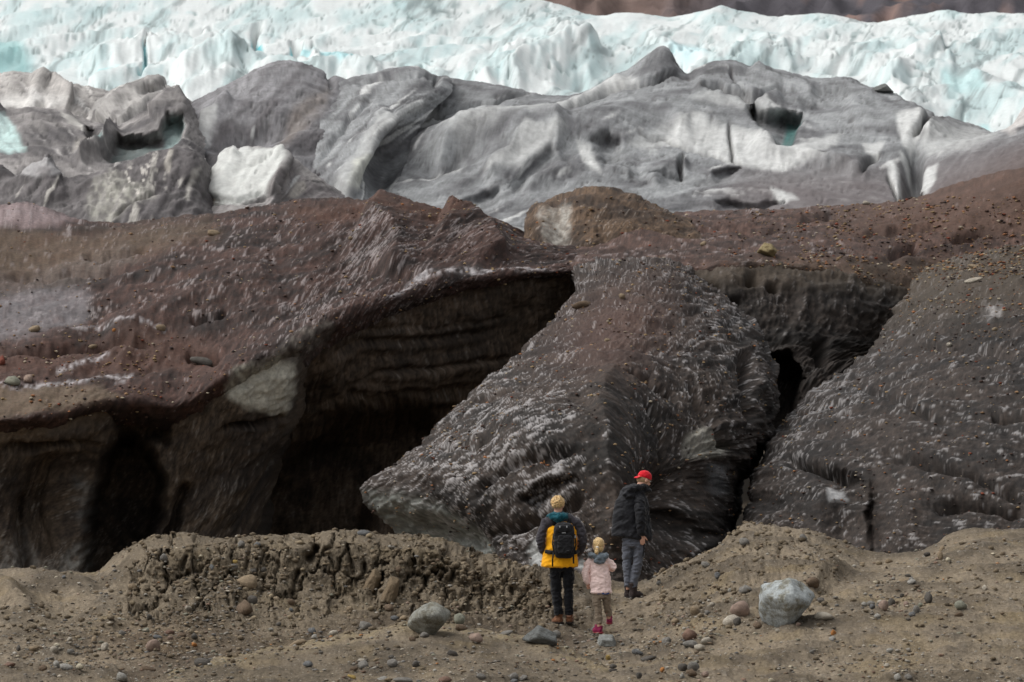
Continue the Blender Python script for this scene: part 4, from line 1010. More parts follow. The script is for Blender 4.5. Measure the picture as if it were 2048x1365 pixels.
for kind, (planes, sharp, noise) in {'rounded': (9, 8, 0.07), 'angular': (11, 22, 0.07), 'flat': (10, 9, 0.06), 'long': (10, 8, 0.06)}.items():
    SHAPES[kind] = [stone_shape(ICO2[0], 900 + hash(kind[0]) % 7 * 0 + 13 * i + len(kind) * 101, planes, sharp, noise) for i in range(4)]
MESHES = {}
def stone_mesh(kind, i, colour):
    key = (kind, i, colour)
    if key not in MESHES:
        me = mesh_np('stone', SHAPES[kind][i], ICO2[1], ROCK[colour], smooth=(kind != 'angular'))
        MESHES[key] = me
    return MESHES[key]

# photo x, y, width, height, colour, shape
STONES = [
 (306,1290,31,25,'pinkish','angular'),(494,1163,50,28,'tan','long'),(489,1219,40,28,'brown','rounded'),(505,1201,20,17,'dark grey','angular'),(405,1326,34,18,'dark grey','flat'),(294,1341,34,15,'brown','flat'),(241,1356,30,18,'pale grey','rounded'),
 (104,1303,17,12,'pale','rounded'),(114,1291,14,9,'cream','rounded'),(65,1298,25,11,'tan','flat'),(36,1295,11,12,'dark grey','angular'),(113,1329,12,13,'pale grey','rounded'),(132,1336,28,12,'pale grey','flat'),(157,1336,16,12,'cream','rounded'),(188,1281,14,14,'tan','rounded'),(208,1294,15,16,'pale','angular'),(142,1303,15,12,'grey','rounded'),(138,1279,12,9,'pale','rounded'),(86,1333,19,12,'brown','rounded'),
 (340,1266,18,11,'reddish','rounded'),(315,1274,18,9,'blue-grey','flat'),(363,1271,19,12,'brown','rounded'),(387,1272,17,13,'dark grey','rounded'),(388,1289,12,9,'orange','rounded'),(338,1277,11,8,'pinkish','rounded'),
 (265,1173,18,13,'tan','rounded'),(18,1330,27,9,'reddish','flat'),(298,1234,12,11,'dark grey','rounded'),(244,1266,15,11,'grey','rounded'),(292,1261,17,9,'greenish','flat'),
 (423,1136,11,12,'blue-grey','rounded'),(468,1135,17,12,'grey','rounded'),(472,1124,11,7,'yellow','flat'),(482,1091,16,14,'grey','rounded'),(505,1142,18,11,'dark grey','rounded'),(373,1216,11,9,'pale','rounded'),(328,1114,17,16,'grey','rounded'),(115,1155,15,9,'cream','flat'),(127,1155,9,7,'blue-grey','rounded'),
 (918,1239,22,23,'greenish','rounded'),(920,1254,27,12,'brown','flat'),(953,1275,33,21,'pinkish','angular'),(849,1271,24,11,'grey','angular'),(825,1280,14,10,'brown','rounded'),(905,1305,22,11,'dark grey','angular'),(614,1327,20,13,'blue-grey','rounded'),(728,1329,24,17,'grey','rounded'),(786,1327,21,16,'grey','rounded'),(830,1326,15,14,'dark grey','angular'),(707,1336,19,11,'brown','flat'),(726,1319,19,7,'pale','flat'),(754,1319,14,7,'tan','flat'),(761,1360,27,11,'pale grey','flat'),(807,1360,42,12,'grey','flat'),(888,1360,31,13,'reddish','angular'),(962,1355,19,12,'grey','rounded'),
 (668,1266,21,13,'pale','rounded'),(624,1261,19,15,'blue-grey','angular'),(629,1272,14,10,'pale grey','rounded'),(730,1251,27,17,'grey','angular'),(789,1238,17,9,'blue-grey','flat'),(807,1232,21,11,'tan','angular'),(780,1215,22,16,'brown','rounded'),(698,1218,13,10,'tan','rounded'),(727,1067,27,12,'blue-grey','flat'),(515,1089,15,11,'blue-grey','rounded'),(582,1219,11,8,'blue-grey','rounded'),(558,1252,11,8,'dark grey','rounded'),(581,1205,19,13,'brown','rounded'),(703,1353,19,7,'yellow','flat'),(795,1139,25,19,'brown','rounded'),(595,1286,37,11,'tan','flat'),(528,1139,13,11,'dark grey','rounded'),(783,1314,13,8,'dark grey','flat'),(1015,1268,30,10,'grey','flat'),
 (1113,1270,17,15,'grey','rounded'),(1236,1276,15,9,'dark grey','flat'),(1377,1270,35,25,'reddish','angular'),(1461,1242,43,21,'pale','angular'),(1475,1246,17,15,'dark grey','angular'),(1482,1216,43,31,'pinkish','rounded'),(1492,1180,26,17,'grey','rounded'),(1438,1153,14,14,'blue-grey','flat'),(1411,1130,18,12,'grey','rounded'),(1391,1223,21,19,'tan','angular'),(1350,1241,17,13,'tan','rounded'),(1424,1210,13,10,'pale','rounded'),(1414,1225,12,9,'grey','rounded'),(1462,1181,11,8,'pale grey','rounded'),
 (1273,1301,25,10,'blue-grey','flat'),(1297,1317,35,10,'dark grey','flat'),(1333,1284,19,18,'grey','angular'),(1414,1280,25,14,'pale','angular'),(1381,1290,33,15,'grey','flat'),(1399,1295,25,13,'pale','flat'),(1325,1337,9,10,'orange','rounded'),(1216,1312,11,11,'yellow','rounded'),(1226,1333,15,10,'dark grey','rounded'),(1226,1343,21,9,'black','long'),(1278,1352,12,12,'dark grey','rounded'),(1030,1351,20,15,'grey','rounded'),(1046,1355,17,11,'grey','rounded'),(1028,1360,16,9,'blue-grey','flat'),(1366,1334,21,15,'dark grey','rounded'),(1387,1334,25,17,'grey','angular'),(1381,1345,27,15,'brown','angular'),(1364,1350,11,11,'pale grey','rounded'),(1412,1351,15,11,'pinkish','rounded'),(1114,1290,7,6,'orange','rounded'),(1150,1235,11,10,'brown','rounded'),(1490,1086,22,16,'grey','long'),(1317,1167,10,9,'grey','rounded'),
 (1628,1162,33,21,'brown','rounded'),(1921,1208,25,19,'greenish','rounded'),(1859,1194,19,21,'dark grey','angular'),(1769,1211,21,20,'pinkish','angular'),(1784,1206,17,17,'dark grey','angular'),(1756,1231,14,11,'pale grey','rounded'),(1756,1180,17,9,'tan','flat'),(1856,1109,14,8,'black','angular'),(1880,1112,12,16,'tan','long'),(1897,1119,11,9,'cream','rounded'),(1970,1176,11,11,'pale','rounded'),(1919,1229,21,10,'brown','flat'),(1809,1162,25,10,'tan','flat'),(1825,1163,17,10,'pale grey','rounded'),(1824,1155,11,9,'grey','rounded'),(1816,1150,15,7,'dark grey','flat'),(1833,1219,15,16,'grey','angular'),(1825,1229,15,12,'blue-grey','angular'),(1840,1210,13,9,'greenish','rounded'),(1813,1211,11,11,'pinkish','angular'),(1666,1265,11,10,'orange','angular'),(1666,1275,12,10,'pale grey','rounded'),(1642,1200,19,11,'dark grey','rounded'),(1647,1228,42,17,'pale','flat'),(1596,1247,11,7,'pinkish','rounded'),(1555,1259,11,8,'pale','rounded'),(1516,1249,21,13,'brown','rounded'),(1741,1207,17,11,'grey','rounded'),(1804,1191,11,8,'dark grey','rounded'),(1778,1118,15,9,'tan','flat'),(1761,1202,13,8,'pale','flat'),(1607,1075,17,16,'grey','long'),(1543,1361,15,9,'cream','rounded'),(1796,1354,17,15,'pale grey','angular'),(1820,1352,17,11,'grey','flat'),(1773,1329,11,8,'pale','rounded'),(1623,1307,11,8,'grey','rounded'),(1778,1301,17,10,'pale grey','flat'),(1885,1099,11,13,'tan','rounded'),(1744,1214,11,10,'blue-grey','rounded'),(1730,1208,12,9,'pale grey','flat'),
 # on the glacier
 (403,719,50,17,'dark grey','flat'),(4,720,17,19,'red','rounded'),(70,657,23,13,'tan','rounded'),(322,657,21,13,'tan','angular'),(24,763,32,20,'greenish','rounded'),(55,757,24,17,'pinkish','rounded'),(185,692,19,9,'tan','rounded'),(425,465,27,12,'tan','flat'),(1948,530,27,8,'tan','flat'),(1950,560,40,9,'pale','long'),(1245,592,13,11,'tan','angular'),(1405,487,15,8,'tan','flat'),(1732,405,16,8,'pale','flat'),(700,478,10,7,'tan','rounded'),(1165,607,44,16,'brown','flat'),(1090,925,13,9,'orange','rounded'),(1215,680,14,8,'tan','flat'),(1990,660,12,8,'tan','flat'),(1900,690,12,8,'pale','rounded'),(230,660,10,7,'orange','rounded'),
]
FIXED = {   # the stones that need words of their own
 (306,1290): 'angular pinkish rock lying alone in the gravel at lower left', (494,1163): 'long tan rock slab sticking out of the cracked earth bank', (489,1219): 'rounded brown boulder half buried under the long tan slab',
 (953,1275): 'angular pinkish stone just right of the grey boulder on the near mound', (1377,1270): 'squarish red-brown rock on the stony path right of the child',
 (1461,1242): 'broad pale angular rock beside a dark stone left of the big boulder', (1482,1216): 'rounded pinkish rock in the slope left of the big pale boulder', (1921,1208): 'smooth greenish-grey stone alone on the right-hand slope',
 (1769,1211): 'salmon pink angular stone amid small grey pebbles on right slope', (1647,1228): 'pale flat slab against the right foot of the big boulder', (403,719): 'flat dark rock lying on the brown slope above the caves',
 (4,720): 'red stone at the left edge of the brown debris slope', (727,1067): 'flat blue-grey stone on the crest of the cracked earth bank', (1165,607): 'low brown heap of debris on the shoulder of the ice lobe', (1856,1109): 'small black angular stone near the crest of the right slope'}
LANDMARKS = [((862,1236), 'the rounded grey boulder'), ((1580,1200), 'the big pale boulder'), ((1198,1180), 'the child in pink'), ((630,1110), 'the cracked earth bank'), ((306,1290), 'the lone pinkish rock'), ((494,1180), 'the long tan slab'),
             ((1780,1210), 'the salmon pink stone'), ((1880,1112), 'the crest of the right slope'), ((100,1310), 'the pale pebbles, lower left'), ((1390,1340), 'the bottom stone pile'), ((1920,1208), 'the smooth greenish stone'), ((780,1345), 'the near mound')]
def where(px, py):
    if py < 1000:
        return ('on the brown slope above the caves' if px < 800 else 'on the ice lobe in the middle' if px < 1330 and py > 560 else 'on the debris plateau beyond the lobes' if py < 540 else 'on the right-hand ice slope')
    (lx, ly), nm = min(LANDMARKS, key=lambda q: math.hypot(q[0][0] - px, (q[0][1] - py) * 1.3))
    dx, dy = px - lx, py - ly
    if abs(dx) > 1.2 * abs(dy):
        return ('left of ' if dx < 0 else 'right of ') + nm
    return ('above ' if dy < 0 else 'below ') + nm

def settle(o, px, py, w, h, sink=0.34, flatten=1.0, tilt=0.35, seed=0):
    """rest a stone (unit mesh) on the surface so that it covers w by h photo pixels"""
    P, n = spot(px, py + h * 0.42)
    m = P[1] / FPX
    r = random.Random(seed)
    sx, sz = w * m / 2, h * m / 2
    sy = (sx + sz) / 2 * r.uniform(0.8, 1.05)
    o.scale = (sx, sy, sz)
    o.rotation_euler = (r.uniform(-tilt, tilt) * 0.4, r.uniform(-tilt, tilt), r.choice((0, math.pi)) + r.uniform(-0.35, 0.35))
    o.location = (P[0], P[1] + sy * 0.55, P[2] + sz * (1 - sink))
    return o

placed = []
for i, (px, py, w, h, colour, shape) in enumerate(STONES):
    o = bpy.data.objects.new('stone', stone_mesh(shape, i % 4, colour)); COL.objects.link(o)
    settle(o, px, py, w * 1.06, h * 1.28, seed=i)
    o['category'] = 'stone'
    if (px, py) in FIXED:
        lab = FIXED[(px, py)]
    else:
        big = 'small ' if max(w, h) < 14 else 'fist-sized ' if max(w, h) < 22 else ''
        lab = f'{big}{shape} {colour} stone {where(px, py)}'
    placed.append((o, lab, px, py, w, h))
byl = {}
for t in placed:
    byl.setdefault(t[1], []).append(t)
for lab, ts in byl.items():
    ts.sort(key=lambda t: t[2])
    names = ['']
    if len(ts) == 2:
        names = [', left of two', ', right of two']
    elif len(ts) == 3:
        names = [', leftmost of three', ', middle of three', ', rightmost of three']
    elif len(ts) > 3:
        names = [', %s from left' % q for q in ('first', 'second', 'third', 'fourth', 'fifth', 'sixth')]
    for t, x in zip(ts, names):
        t[0]['label'] = lab + x
    for t in ts:
        t[0]['group'] = 'stones scattered on the moraine' if t[3] > 1000 else 'stones lying on the glacier'

# ---- the two boulders, the wedge and slab by the path, the block on the plateau: shapes of their own
def boulder_mesh(name, seed, mat, planes, noise=0.06, sharp=14.0):
    """planes: (nx, ny, nz, distance) of the faces the photograph shows"""
    V, F = ICO3
    pl = np.array(planes, float)
    n = pl[:, :3] / np.linalg.norm(pl[:, :3], axis=1)[:, None]
    q = np.maximum(V @ n.T, 1e-3) / pl[:, 3]
    rad = 1 / (np.sum(q ** sharp, 1) + 0.6 ** sharp) ** (1 / sharp)
    a, b, c = V[:, 0], V[:, 1], V[:, 2]
    rad = rad * (1 + noise * fbm(a * 2.2 + seed, c * 2.2 + b * 1.9, 4, seed) - noise * 0.8 * sstep(0.25, 0.6, np.abs(fbm(a * 1.5 + b + seed, c * 3.5, 3, seed + 9))))
    W = V * rad[:, None]
    return mesh_np(name, W / np.abs(W).max(0), F, mat)

def boulder_rock(name, light, dark, moss):
    m, nt, bs = node_mat(name)
    tc = nt.nodes.new('ShaderNodeTexCoord')
    n1 = nt.nodes.new('ShaderNodeTexNoise'); n1.inputs['Scale'].default_value = 2.6; n1.inputs['Detail'].default_value = 10; n1.inputs['Roughness'].default_value = 0.68
    n2 = nt.nodes.new('ShaderNodeTexNoise'); n2.inputs['Scale'].default_value = 14; n2.inputs['Detail'].default_value = 6
    for n in (n1, n2): nt.links.new(tc.outputs['Object'], n.inputs['Vector'])
    cr = nt.nodes.new('ShaderNodeValToRGB')
    e = cr.color_ramp.elements
    e[0].position = 0.30; e[0].color = (*dark, 1); e[1].position = 0.50; e[1].color = (*light, 1)
    x = cr.color_ramp.elements.new(0.40); x.color = (*moss, 1)
    y = cr.color_ramp.elements.new(0.70); y.color = (*np.minimum(light * 1.2, 0.8), 1)
    nt.links.new(n1.outputs['Fac'], cr.inputs[0])
    mr = nt.nodes.new('ShaderNodeMapRange'); mr.inputs['From Min'].default_value = 0.3; mr.inputs['From Max'].default_value = 0.7; mr.inputs['To Min'].default_value = 0.75; mr.inputs['To Max'].default_value = 1.2
    nt.links.new(n2.outputs['Fac'], mr.inputs['Value'])
    sc = nt.nodes.new('ShaderNodeVectorMath'); sc.operation = 'SCALE'
    nt.links.new(cr.outputs[0], sc.inputs[0]); nt.links.new(mr.outputs[0], sc.inputs['Scale']); nt.links.new(sc.outputs[0], bs.inputs['Base Color'])
    bs.inputs['Roughness'].default_value = 0.8; bs.inputs['Specular IOR Level'].default_value = 0.25
    b = nt.nodes.new('ShaderNodeBump'); b.inputs['Strength'].default_value = 0.7; b.inputs['Distance'].default_value = 0.1
    nt.links.new(n1.outputs['Fac'], b.inputs['Height']); nt.links.new(b.outputs[0], bs.inputs['Normal'])
    return m
def big_stone(name, me, px, py, w, h, label, sink=0.2, rot=(0, 0, 0), depth=1.0, cat='boulder'):
    o = bpy.data.objects.new(name, me); COL.objects.link(o)
    P, n = spot(px, py + h * 0.40)
    m = P[1] / FPX
    o.scale = (w * m / 2, (w + h) / 2 * m / 2 * depth, h * m / 2)
    o.rotation_euler = rot
    o.location = (P[0], P[1] + o.scale[1] * 0.6, P[2] + o.scale[2] * (1 - sink))
    o['label'] = label; o['category'] = cat
    return o
bm1 = boulder_rock('boulder_stone_pale', lin(160, 165, 165), lin(84, 82, 76), lin(126, 124, 112))
bm2 = boulder_rock('boulder_stone_grey', lin(138, 138, 130), lin(76, 74, 68), lin(116, 112, 98))
bm3 = boulder_rock('boulder_stone_tan', lin(146, 132, 98), lin(92, 80, 58), lin(120, 106, 76))
bm4 = boulder_rock('slab_stone_dark', lin(104, 106, 104), lin(66, 66, 64), lin(90, 90, 86))
big_stone('boulder', boulder_mesh('boulder', 5, bm1, [(-.35,-.5,.8,.56),(.68,-.35,.64,.56),(-.98,-.15,.1,.78),(-.72,-.5,-.5,.55),(.35,-.72,-.6,.62),(.97,-.2,-.1,.86),(.72,-.1,-.7,.70),(0,-.3,-.95,.9),(.15,-1,.1,.72),(0,1,.1,.8),(-.1,.3,.95,.74)], 0.06, 26),
          1580, 1198, 124, 138, 'big pale grey boulder with dark lower face on the right slope', 0.22, (0, -0.06, 0))
big_stone('boulder', boulder_mesh('boulder', 8, bm2, [(0,-.5,.87,.74),(-.9,-.3,.35,.8),(.85,-.4,.3,.8),(.2,-.8,-.6,.66),(-.5,-.6,-.65,.68),(.8,0,-.6,.78),(-.6,.1,.8,.82),(.5,.1,.85,.86),(0,1,0,.9),(0,-1,.05,.82)], 0.045, 9),
          862, 1236, 97, 92, 'smooth rounded grey boulder perched on the near mound', 0.2, (0, 0.05, 0))
big_stone('rock_slab', boulder_mesh('rock_slab', 11, bm4, [(.35,-.4,.85,.45),(-.8,-.3,.5,.6),(0,-1,0,.8),(1,0,.1,.95),(0,0,-1,.7),(0,1,0,.8),(.1,-.7,-.6,.7)], 0.05, 20),
          1086, 1274, 80, 40, 'dark grey wedge of rock beside the path left of the child', 0.25, (0, 0.18, 0), 0.7, 'rock')
bm5 = boulder_rock('slab_stone_pale', lin(138, 140, 137), lin(92, 92, 88), lin(118, 118, 112))
big_stone('rock_slab', boulder_mesh('rock_slab', 14, bm5, [(0,-.35,.93,.5),(-.9,-.2,.3,.8),(0,-1,-.1,.75),(.9,-.2,.3,.8),(0,1,0,.8),(0,0,-1,.7)], 0.04, 22),
          1213, 1279, 44, 26, 'flat pale-topped grey slab just behind the heel of the child', 0.35, (0, 0, 0), 0.9, 'rock')
big_stone('boulder', boulder_mesh('boulder', 17, bm3, [(-.3,-.9,.3,.6),(.8,-.3,.55,.55),(-.9,0,.3,.7),(0,-.2,1,.75),(.6,-.7,-.4,.7),(0,1,0,.8),(-.4,-.3,-.9,.8),(1,0,-.2,.8)], 0.05, 24),
          1537, 500, 42, 36, 'tan angular block standing on the debris plateau', 0.1, (0, 0.2, 0))
big_stone('boulder', boulder_mesh('boulder', 21, bm4, [(-.6,-.4,.7,.5),(.9,-.2,.4,.6),(0,-1,0,.8),(0,1,0,.8),(0,0,-1,.6),(-1,0,-.1,.9)], 0.06, 20),
          1768, 178, 44, 26, 'dark rock perched on the far crest of the grey ice', 0.2, (0, 0, 0))
# fragments under and around the torn bank
gm2 = plain_mat('earth_clod', tuple(lin(112, 98, 80)), 0.95, 0.3, 6.0, 0.8, 0.1)
big_stone('earth_slab', boulder_mesh('earth_slab', 31, gm2, [(-.9,-.3,.2,.7),(.9,-.4,.2,.7),(0,-1,.1,.7),(0,-.4,.95,.85),(0,1,0,.8),(0,0,-1,.9)], 0.09, 12),
          780, 1178, 34, 62, 'upright slab of earth split off the front of the bank', 0.3, (0, 0.32, 0), 0.6, 'earth slab')
big_stone('earth_slab', boulder_mesh('earth_slab', 35, gm2, [(-.9,-.3,.2,.7),(.9,-.4,.2,.7),(0,-1,.1,.7),(.3,-.4,.95,.85),(0,1,0,.8),(0,0,-1,.9)], 0.09, 12),
          746, 1164, 32, 54, 'darker earth slab leaning behind the split-off one', 0.3, (0, 0.42, 0), 0.6, 'earth slab')

# ---- gravel: countless
def scatter(name, sheets, n, size, weight, palette, mat, seed, flat=0.75, sink=0.15, size_pow=2.6):
    """one mesh of n small stones of `size` photo pixels (smallest, largest) spread over the sheets by weight(px, py)"""
    r = np.random.default_rng(seed)
    Q = np.concatenate([np.concatenate([np.stack(project(s.P), -1), s.P, s.normals()], -1).reshape(-1, 8) for s in sheets])
    w = np.where((Q[:, 0] > -30) & (Q[:, 0] < 2078) & (Q[:, 1] < 1400), np.clip(weight(Q[:, 0], Q[:, 1]), 0, None), 0)
    k = r.choice(len(Q), n, p=w / w.sum())
    P, N = Q[k, 2:5], Q[k, 5:8]
    V, F = ICO0
    base = np.array([stone_shape(V, 400 + i, 7, 14, 0.05) for i in range(12)])
    var = base[r.integers(0, 12, n)]
    px = size[0] + (size[1] - size[0]) * r.random(n) ** size_pow
    s = px * P[:, 1] / FPX / 2
    sc = s[:, None] * np.stack([r.uniform(0.8, 1.3, n), r.uniform(0.8, 1.2, n), r.uniform(0.55, 1.0, n) * flat], -1)
    a = r.uniform(0, 2 * np.pi, n); ca, sa = np.cos(a)[:, None], np.sin(a)[:, None]
    W = var * sc[:, None, :]
    W = np.stack([W[..., 0] * ca - W[..., 1] * sa, W[..., 0] * sa + W[..., 1] * ca, W[..., 2]], -1)
    P = P + (r.random((n, 3)) - 0.5) * 0.03
    W = W + (P + N * (sc[:, 2] * (1 - sink * 2))[:, None])[:, None, :]
    T = (F[None] + (np.arange(n) * len(V))[:, None, None]).reshape(-1, 3)
    me = mesh_np(name, W.reshape(-1, 3), T, mat, False)
    cols = np.array([c for c, _ in palette]); pw = np.array([q for _, q in palette], float)
    c = cols[r.choice(len(cols), n, p=pw / pw.sum())] * r.uniform(0.75, 1.25, (n, 1))
    add_col(me, np.repeat(c, len(V), 0), np.full(n * len(V), 0.85))
    o = bpy.data.objects.new(name, me); COL.objects.link(o); o['kind'] = 'stuff'
    return o
bmi = bmesh.new(); bmesh.ops.create_icosphere(bmi, subdivisions=1, radius=1.0)
ICO0 = (np.array([v.co[:] for v in bmi.verts]), np.array([[v.index for v in f.verts] for f in bmi.faces])); bmi.free()
M_PEB = terrain_mat('pebbles', 40.0, 0.25, 0.3, 0.01, 0.2)
_dust = lin(112, 101, 85)
pal = [(PALETTE['grey'], 5), (PALETTE['dark grey'], 4), (PALETTE['pale grey'], 3.5), (PALETTE['blue-grey'], 2.5), (PALETTE['tan'], 4), (PALETTE['pale'], 2.5), (PALETTE['brown'], 5), (PALETTE['reddish'], 1), (PALETTE['pinkish'], 1.2), (PALETTE['cream'], 0.7), (PALETTE['orange'], 0.25), (PALETTE['black'], 1.2), (PALETTE['greenish'], 2)]
pal = [(c * 0.6 + _dust * 0.4, q) for c, q in pal]
def dens(x, y):
    d = 0.12 + 0.25 * (fbm(x / 60, y / 30, 3, 301) > 0.25)
    d = d + 1.5 * gauss(x, y, 120, 1310, 90, 40) + 1.2 * gauss(x, y, 330, 1290, 120, 60, 0) + 0.8 * gauss(x, y, 440, 1200, 110, 60, -30) + 1.3 * gauss(x, y, 1250, 1300, 150, 22) + 1.0 * gauss(x, y, 1400, 1260, 110, 40, -15) + 1.0 * gauss(x, y, 1370, 1345, 60, 20)
    d = d + 0.9 * gauss(x, y, 1800, 1200, 70, 35) + 0.9 * gauss(x, y, 1790, 1330, 80, 35) + 0.6 * gauss(x, y, 1640, 1330, 80, 30) + 0.8 * gauss(x, y, 620, 1275, 120, 14) + 0.7 * gauss(x, y, 1560, 1250, 60, 20) + 0.8 * gauss(x, y, 760, 1330, 90, 20) + 0.6 * gauss(x, y, 1980, 1330, 90, 40) + .6 * gauss(x, y, 960, 1335, 160, 22)
    return d * sstep(1060, 1100, y)
scatter('gravel', [FG, NM], 21000, (1.8, 11), dens, pal, M_PEB, 310, 0.7, 0.25, 3.4)
earth = [(lin(116, 104, 87), 3), (lin(102, 91, 76), 3), (lin(130, 117, 97), 1.5)]
def dens2(x, y):
    bank = sstep(1265, 1225, y) * sstep(200, 290, x) * sstep(1190, 1080, x)
    rb = sstep(1262, 1215, y) * sstep(1280, 1340, x) * sstep(1720, 1640, x)
    return 0.10 + 0.9 * bank + 0.8 * rb + 1.6 * gauss(x, y, 930, 1150, 130, 60) + 1.6 * gauss(x, y, 380, 1275, 190, 36) + 0.9 * gauss(x, y, 700, 1258, 200, 16) + 0.8 * gauss(x, y, 1960, 1200, 90, 60) + 0.5 * gauss(x, y, 60, 1250, 120, 50)
scatter('clods', [FG, NM], 12000, (2, 16), dens2, earth, terrain_mat('clod_earth', 30.0, 0.35, 0.9, 0.03, 0.1), 320, 0.95, 0.42, 4.5)
deb = [(lin(150, 128, 96), 4), (lin(140, 112, 84), 3), (lin(150, 104, 72), 1.2), (lin(170, 158, 138), 2), (lin(84, 66, 58), 5), (lin(60, 52, 50), 3), (lin(128, 70, 52), 0.8)]
def dens3(x, y):
    d = 0.25 * (y > 395) + 2.4 * sstep(1350, 1700, x) * (y > 395) * (y < 560) + 1.0 * gauss(x, y, 150, 720, 250, 60) + 0.9 * gauss(x, y, 1950, 600, 140, 90) + 0.6 * gauss(x, y, 1730, 560, 80, 40) + 0.5 * gauss(x, y, 780, 430, 200, 20) + 0.5 * gauss(x, y, 1200, 410, 90, 20) + 0.5 * gauss(x, y, 100, 800, 120, 20) + 0.5 * gauss(x, y, 950, 880, 120, 50)
    return d * (0.3 + (fbm(x / 50, y / 25, 3, 302) > 0))
scatter('debris', [D, E, B, A, Mo], 10000, (2.5, 9.0), dens3, deb, M_PEB, 330, 0.7, 0.15, 2.8)
# ================================================================== people
def tube(pts, rad, n=14, ref=(0, 1, 0)):
    """closed tapered tube through pts; rad = r or (side radius, depth radius) per point"""
    P = np.array(pts, float); V = []; F = []
    R = [(r, r) if np.isscalar(r) else r for r in rad]
    T = np.gradient(P, axis=0); T /= np.linalg.norm(T, axis=1)[:, None] + 1e-9
    ref = np.array(ref, float)
    for p, t, (ra, rb) in zip(P, T, R):
        a = np.cross(ref, t); a /= np.linalg.norm(a) + 1e-9
        b = np.cross(t, a)
        for k in range(n):
            w = 2 * math.pi * k / n
            V.append(p + a * ra * math.cos(w) + b * rb * math.sin(w))
    m = len(P)
    for i in range(m - 1):
        for k in range(n):
            F.append([i * n + k, i * n + (k + 1) % n, (i + 1) * n + (k + 1) % n, (i + 1) * n + k])
    V.append(P[0] - T[0] * min(R[0]) * 0.3); V.append(P[-1] + T[-1] * min(R[-1]) * 0.3)
    a, b = len(V) - 2, len(V) - 1
    for k in range(n):
        F.append([a, (k + 1) % n, k]); F.append([b, (m - 1) * n + k, (m - 1) * n + (k + 1) % n])
    return V, F

def ball(c, r, rot=None, sub=2):
    V, F = ICO2 if sub == 2 else ICO3
    W = V * np.array(r, float)
    if rot is not None:
        W = W @ np.array(Matrix.Rotation(rot[1], 3, rot[0])).T
    return [w + np.array(c, float) for w in W], [list(f) for f in F]

def rbox(c, half, rnd=0.35, rot=None):
    """a box with rounded corners"""
    V, F = ICO3
    p = 2 / rnd
    k = (np.abs(V) ** p).sum(1) ** (-1 / p)
    W = V * k[:, None] * np.array(half, float)
    if rot is not None:
        W = W @ np.array(Matrix.Rotation(rot[1], 3, rot[0])).T
    return [w + np.array(c, float) for w in W], [list(f) for f in F]

def fuse(parts, voxel=0.01, smooth=2, wrinkle=0.0, wscale=9.0, seed=0, aniso=(1, 1, 1), thin=0):
    """melt overlapping closed shapes into one continuous surface; returns vertices and faces"""
    V = []; F = []
    for v, f in parts:
        o = len(V); V += [tuple(q) for q in v]; F += [[i + o for i in q] for q in f]
    me = bpy.data.meshes.new('melt'); me.from_pydata(V, [], F); me.update()
    ob = bpy.data.objects.new('melt', me); COL.objects.link(ob)
    md = ob.modifiers.new('r', 'REMESH'); md.mode = 'VOXEL'; md.voxel_size = voxel
    if smooth:
        sm = ob.modifiers.new('s', 'SMOOTH'); sm.factor = 0.5; sm.iterations = smooth
    dg = bpy.context.evaluated_depsgraph_get(); dg.update()
    ev = ob.evaluated_get(dg).to_mesh()
    n = len(ev.vertices)
    W = np.empty(n * 3, np.float32); ev.vertices.foreach_get('co', W); W = W.reshape(-1, 3).astype(float)
    N = np.empty(n * 3, np.float32); ev.vertices.foreach_get('normal', N); N = N.reshape(-1, 3)
    Q = np.array([list(p.vertices) if len(p.vertices) == 4 else list(p.vertices) + [p.vertices[-1]] for p in ev.polygons], np.int32)
    ob.evaluated_get(dg).to_mesh_clear()
    bpy.data.objects.remove(ob); bpy.data.meshes.remove(me)
    if wrinkle:
        a, b, c = (W[:, i] * wscale * aniso[i] for i in range(3))
        W = W + N * (1.35 * wrinkle * (0.8 * (ridged(a + b * 0.7 + seed, c + b * 0.5, 3, seed) - 0.6) * 2 + 0.6 * fbm(a * 0.5 + seed, c * 0.6 + b * .4, 3, seed + 3)))[:, None]
    return W, Q

def part(name, VF, mat, parent, label=None):
    V, F = VF
    F = np.asarray(F)
    me = mesh_np(name, np.asarray(V), F, mat)
    o = bpy.data.objects.new(name, me); COL.objects.link(o); o.parent = parent
    if label:
        o['label'] = label
    return o

def raw(parts):
    V = []; F = []
    for v, f in parts:
        o = len(V); V += [tuple(q) for q in v]; F += [[i + o for i in q] if len(q) == 4 else [q[0] + o, q[1] + o, q[2] + o, q[2] + o] for q in f]
    return np.array(V), np.array(F)

def cloth(name, rgb, var=0.12, scale=60, rough=0.85, bump=0.25, sheen=0.15, spec=0.2):
    return plain_mat(name, tuple(rgb), rough, var, scale, bump, spec, sheen)

SKIN = plain_mat('skin', tuple(lin(206, 160, 138)), 0.6, 0.06, 30, 0.0, 0.35)

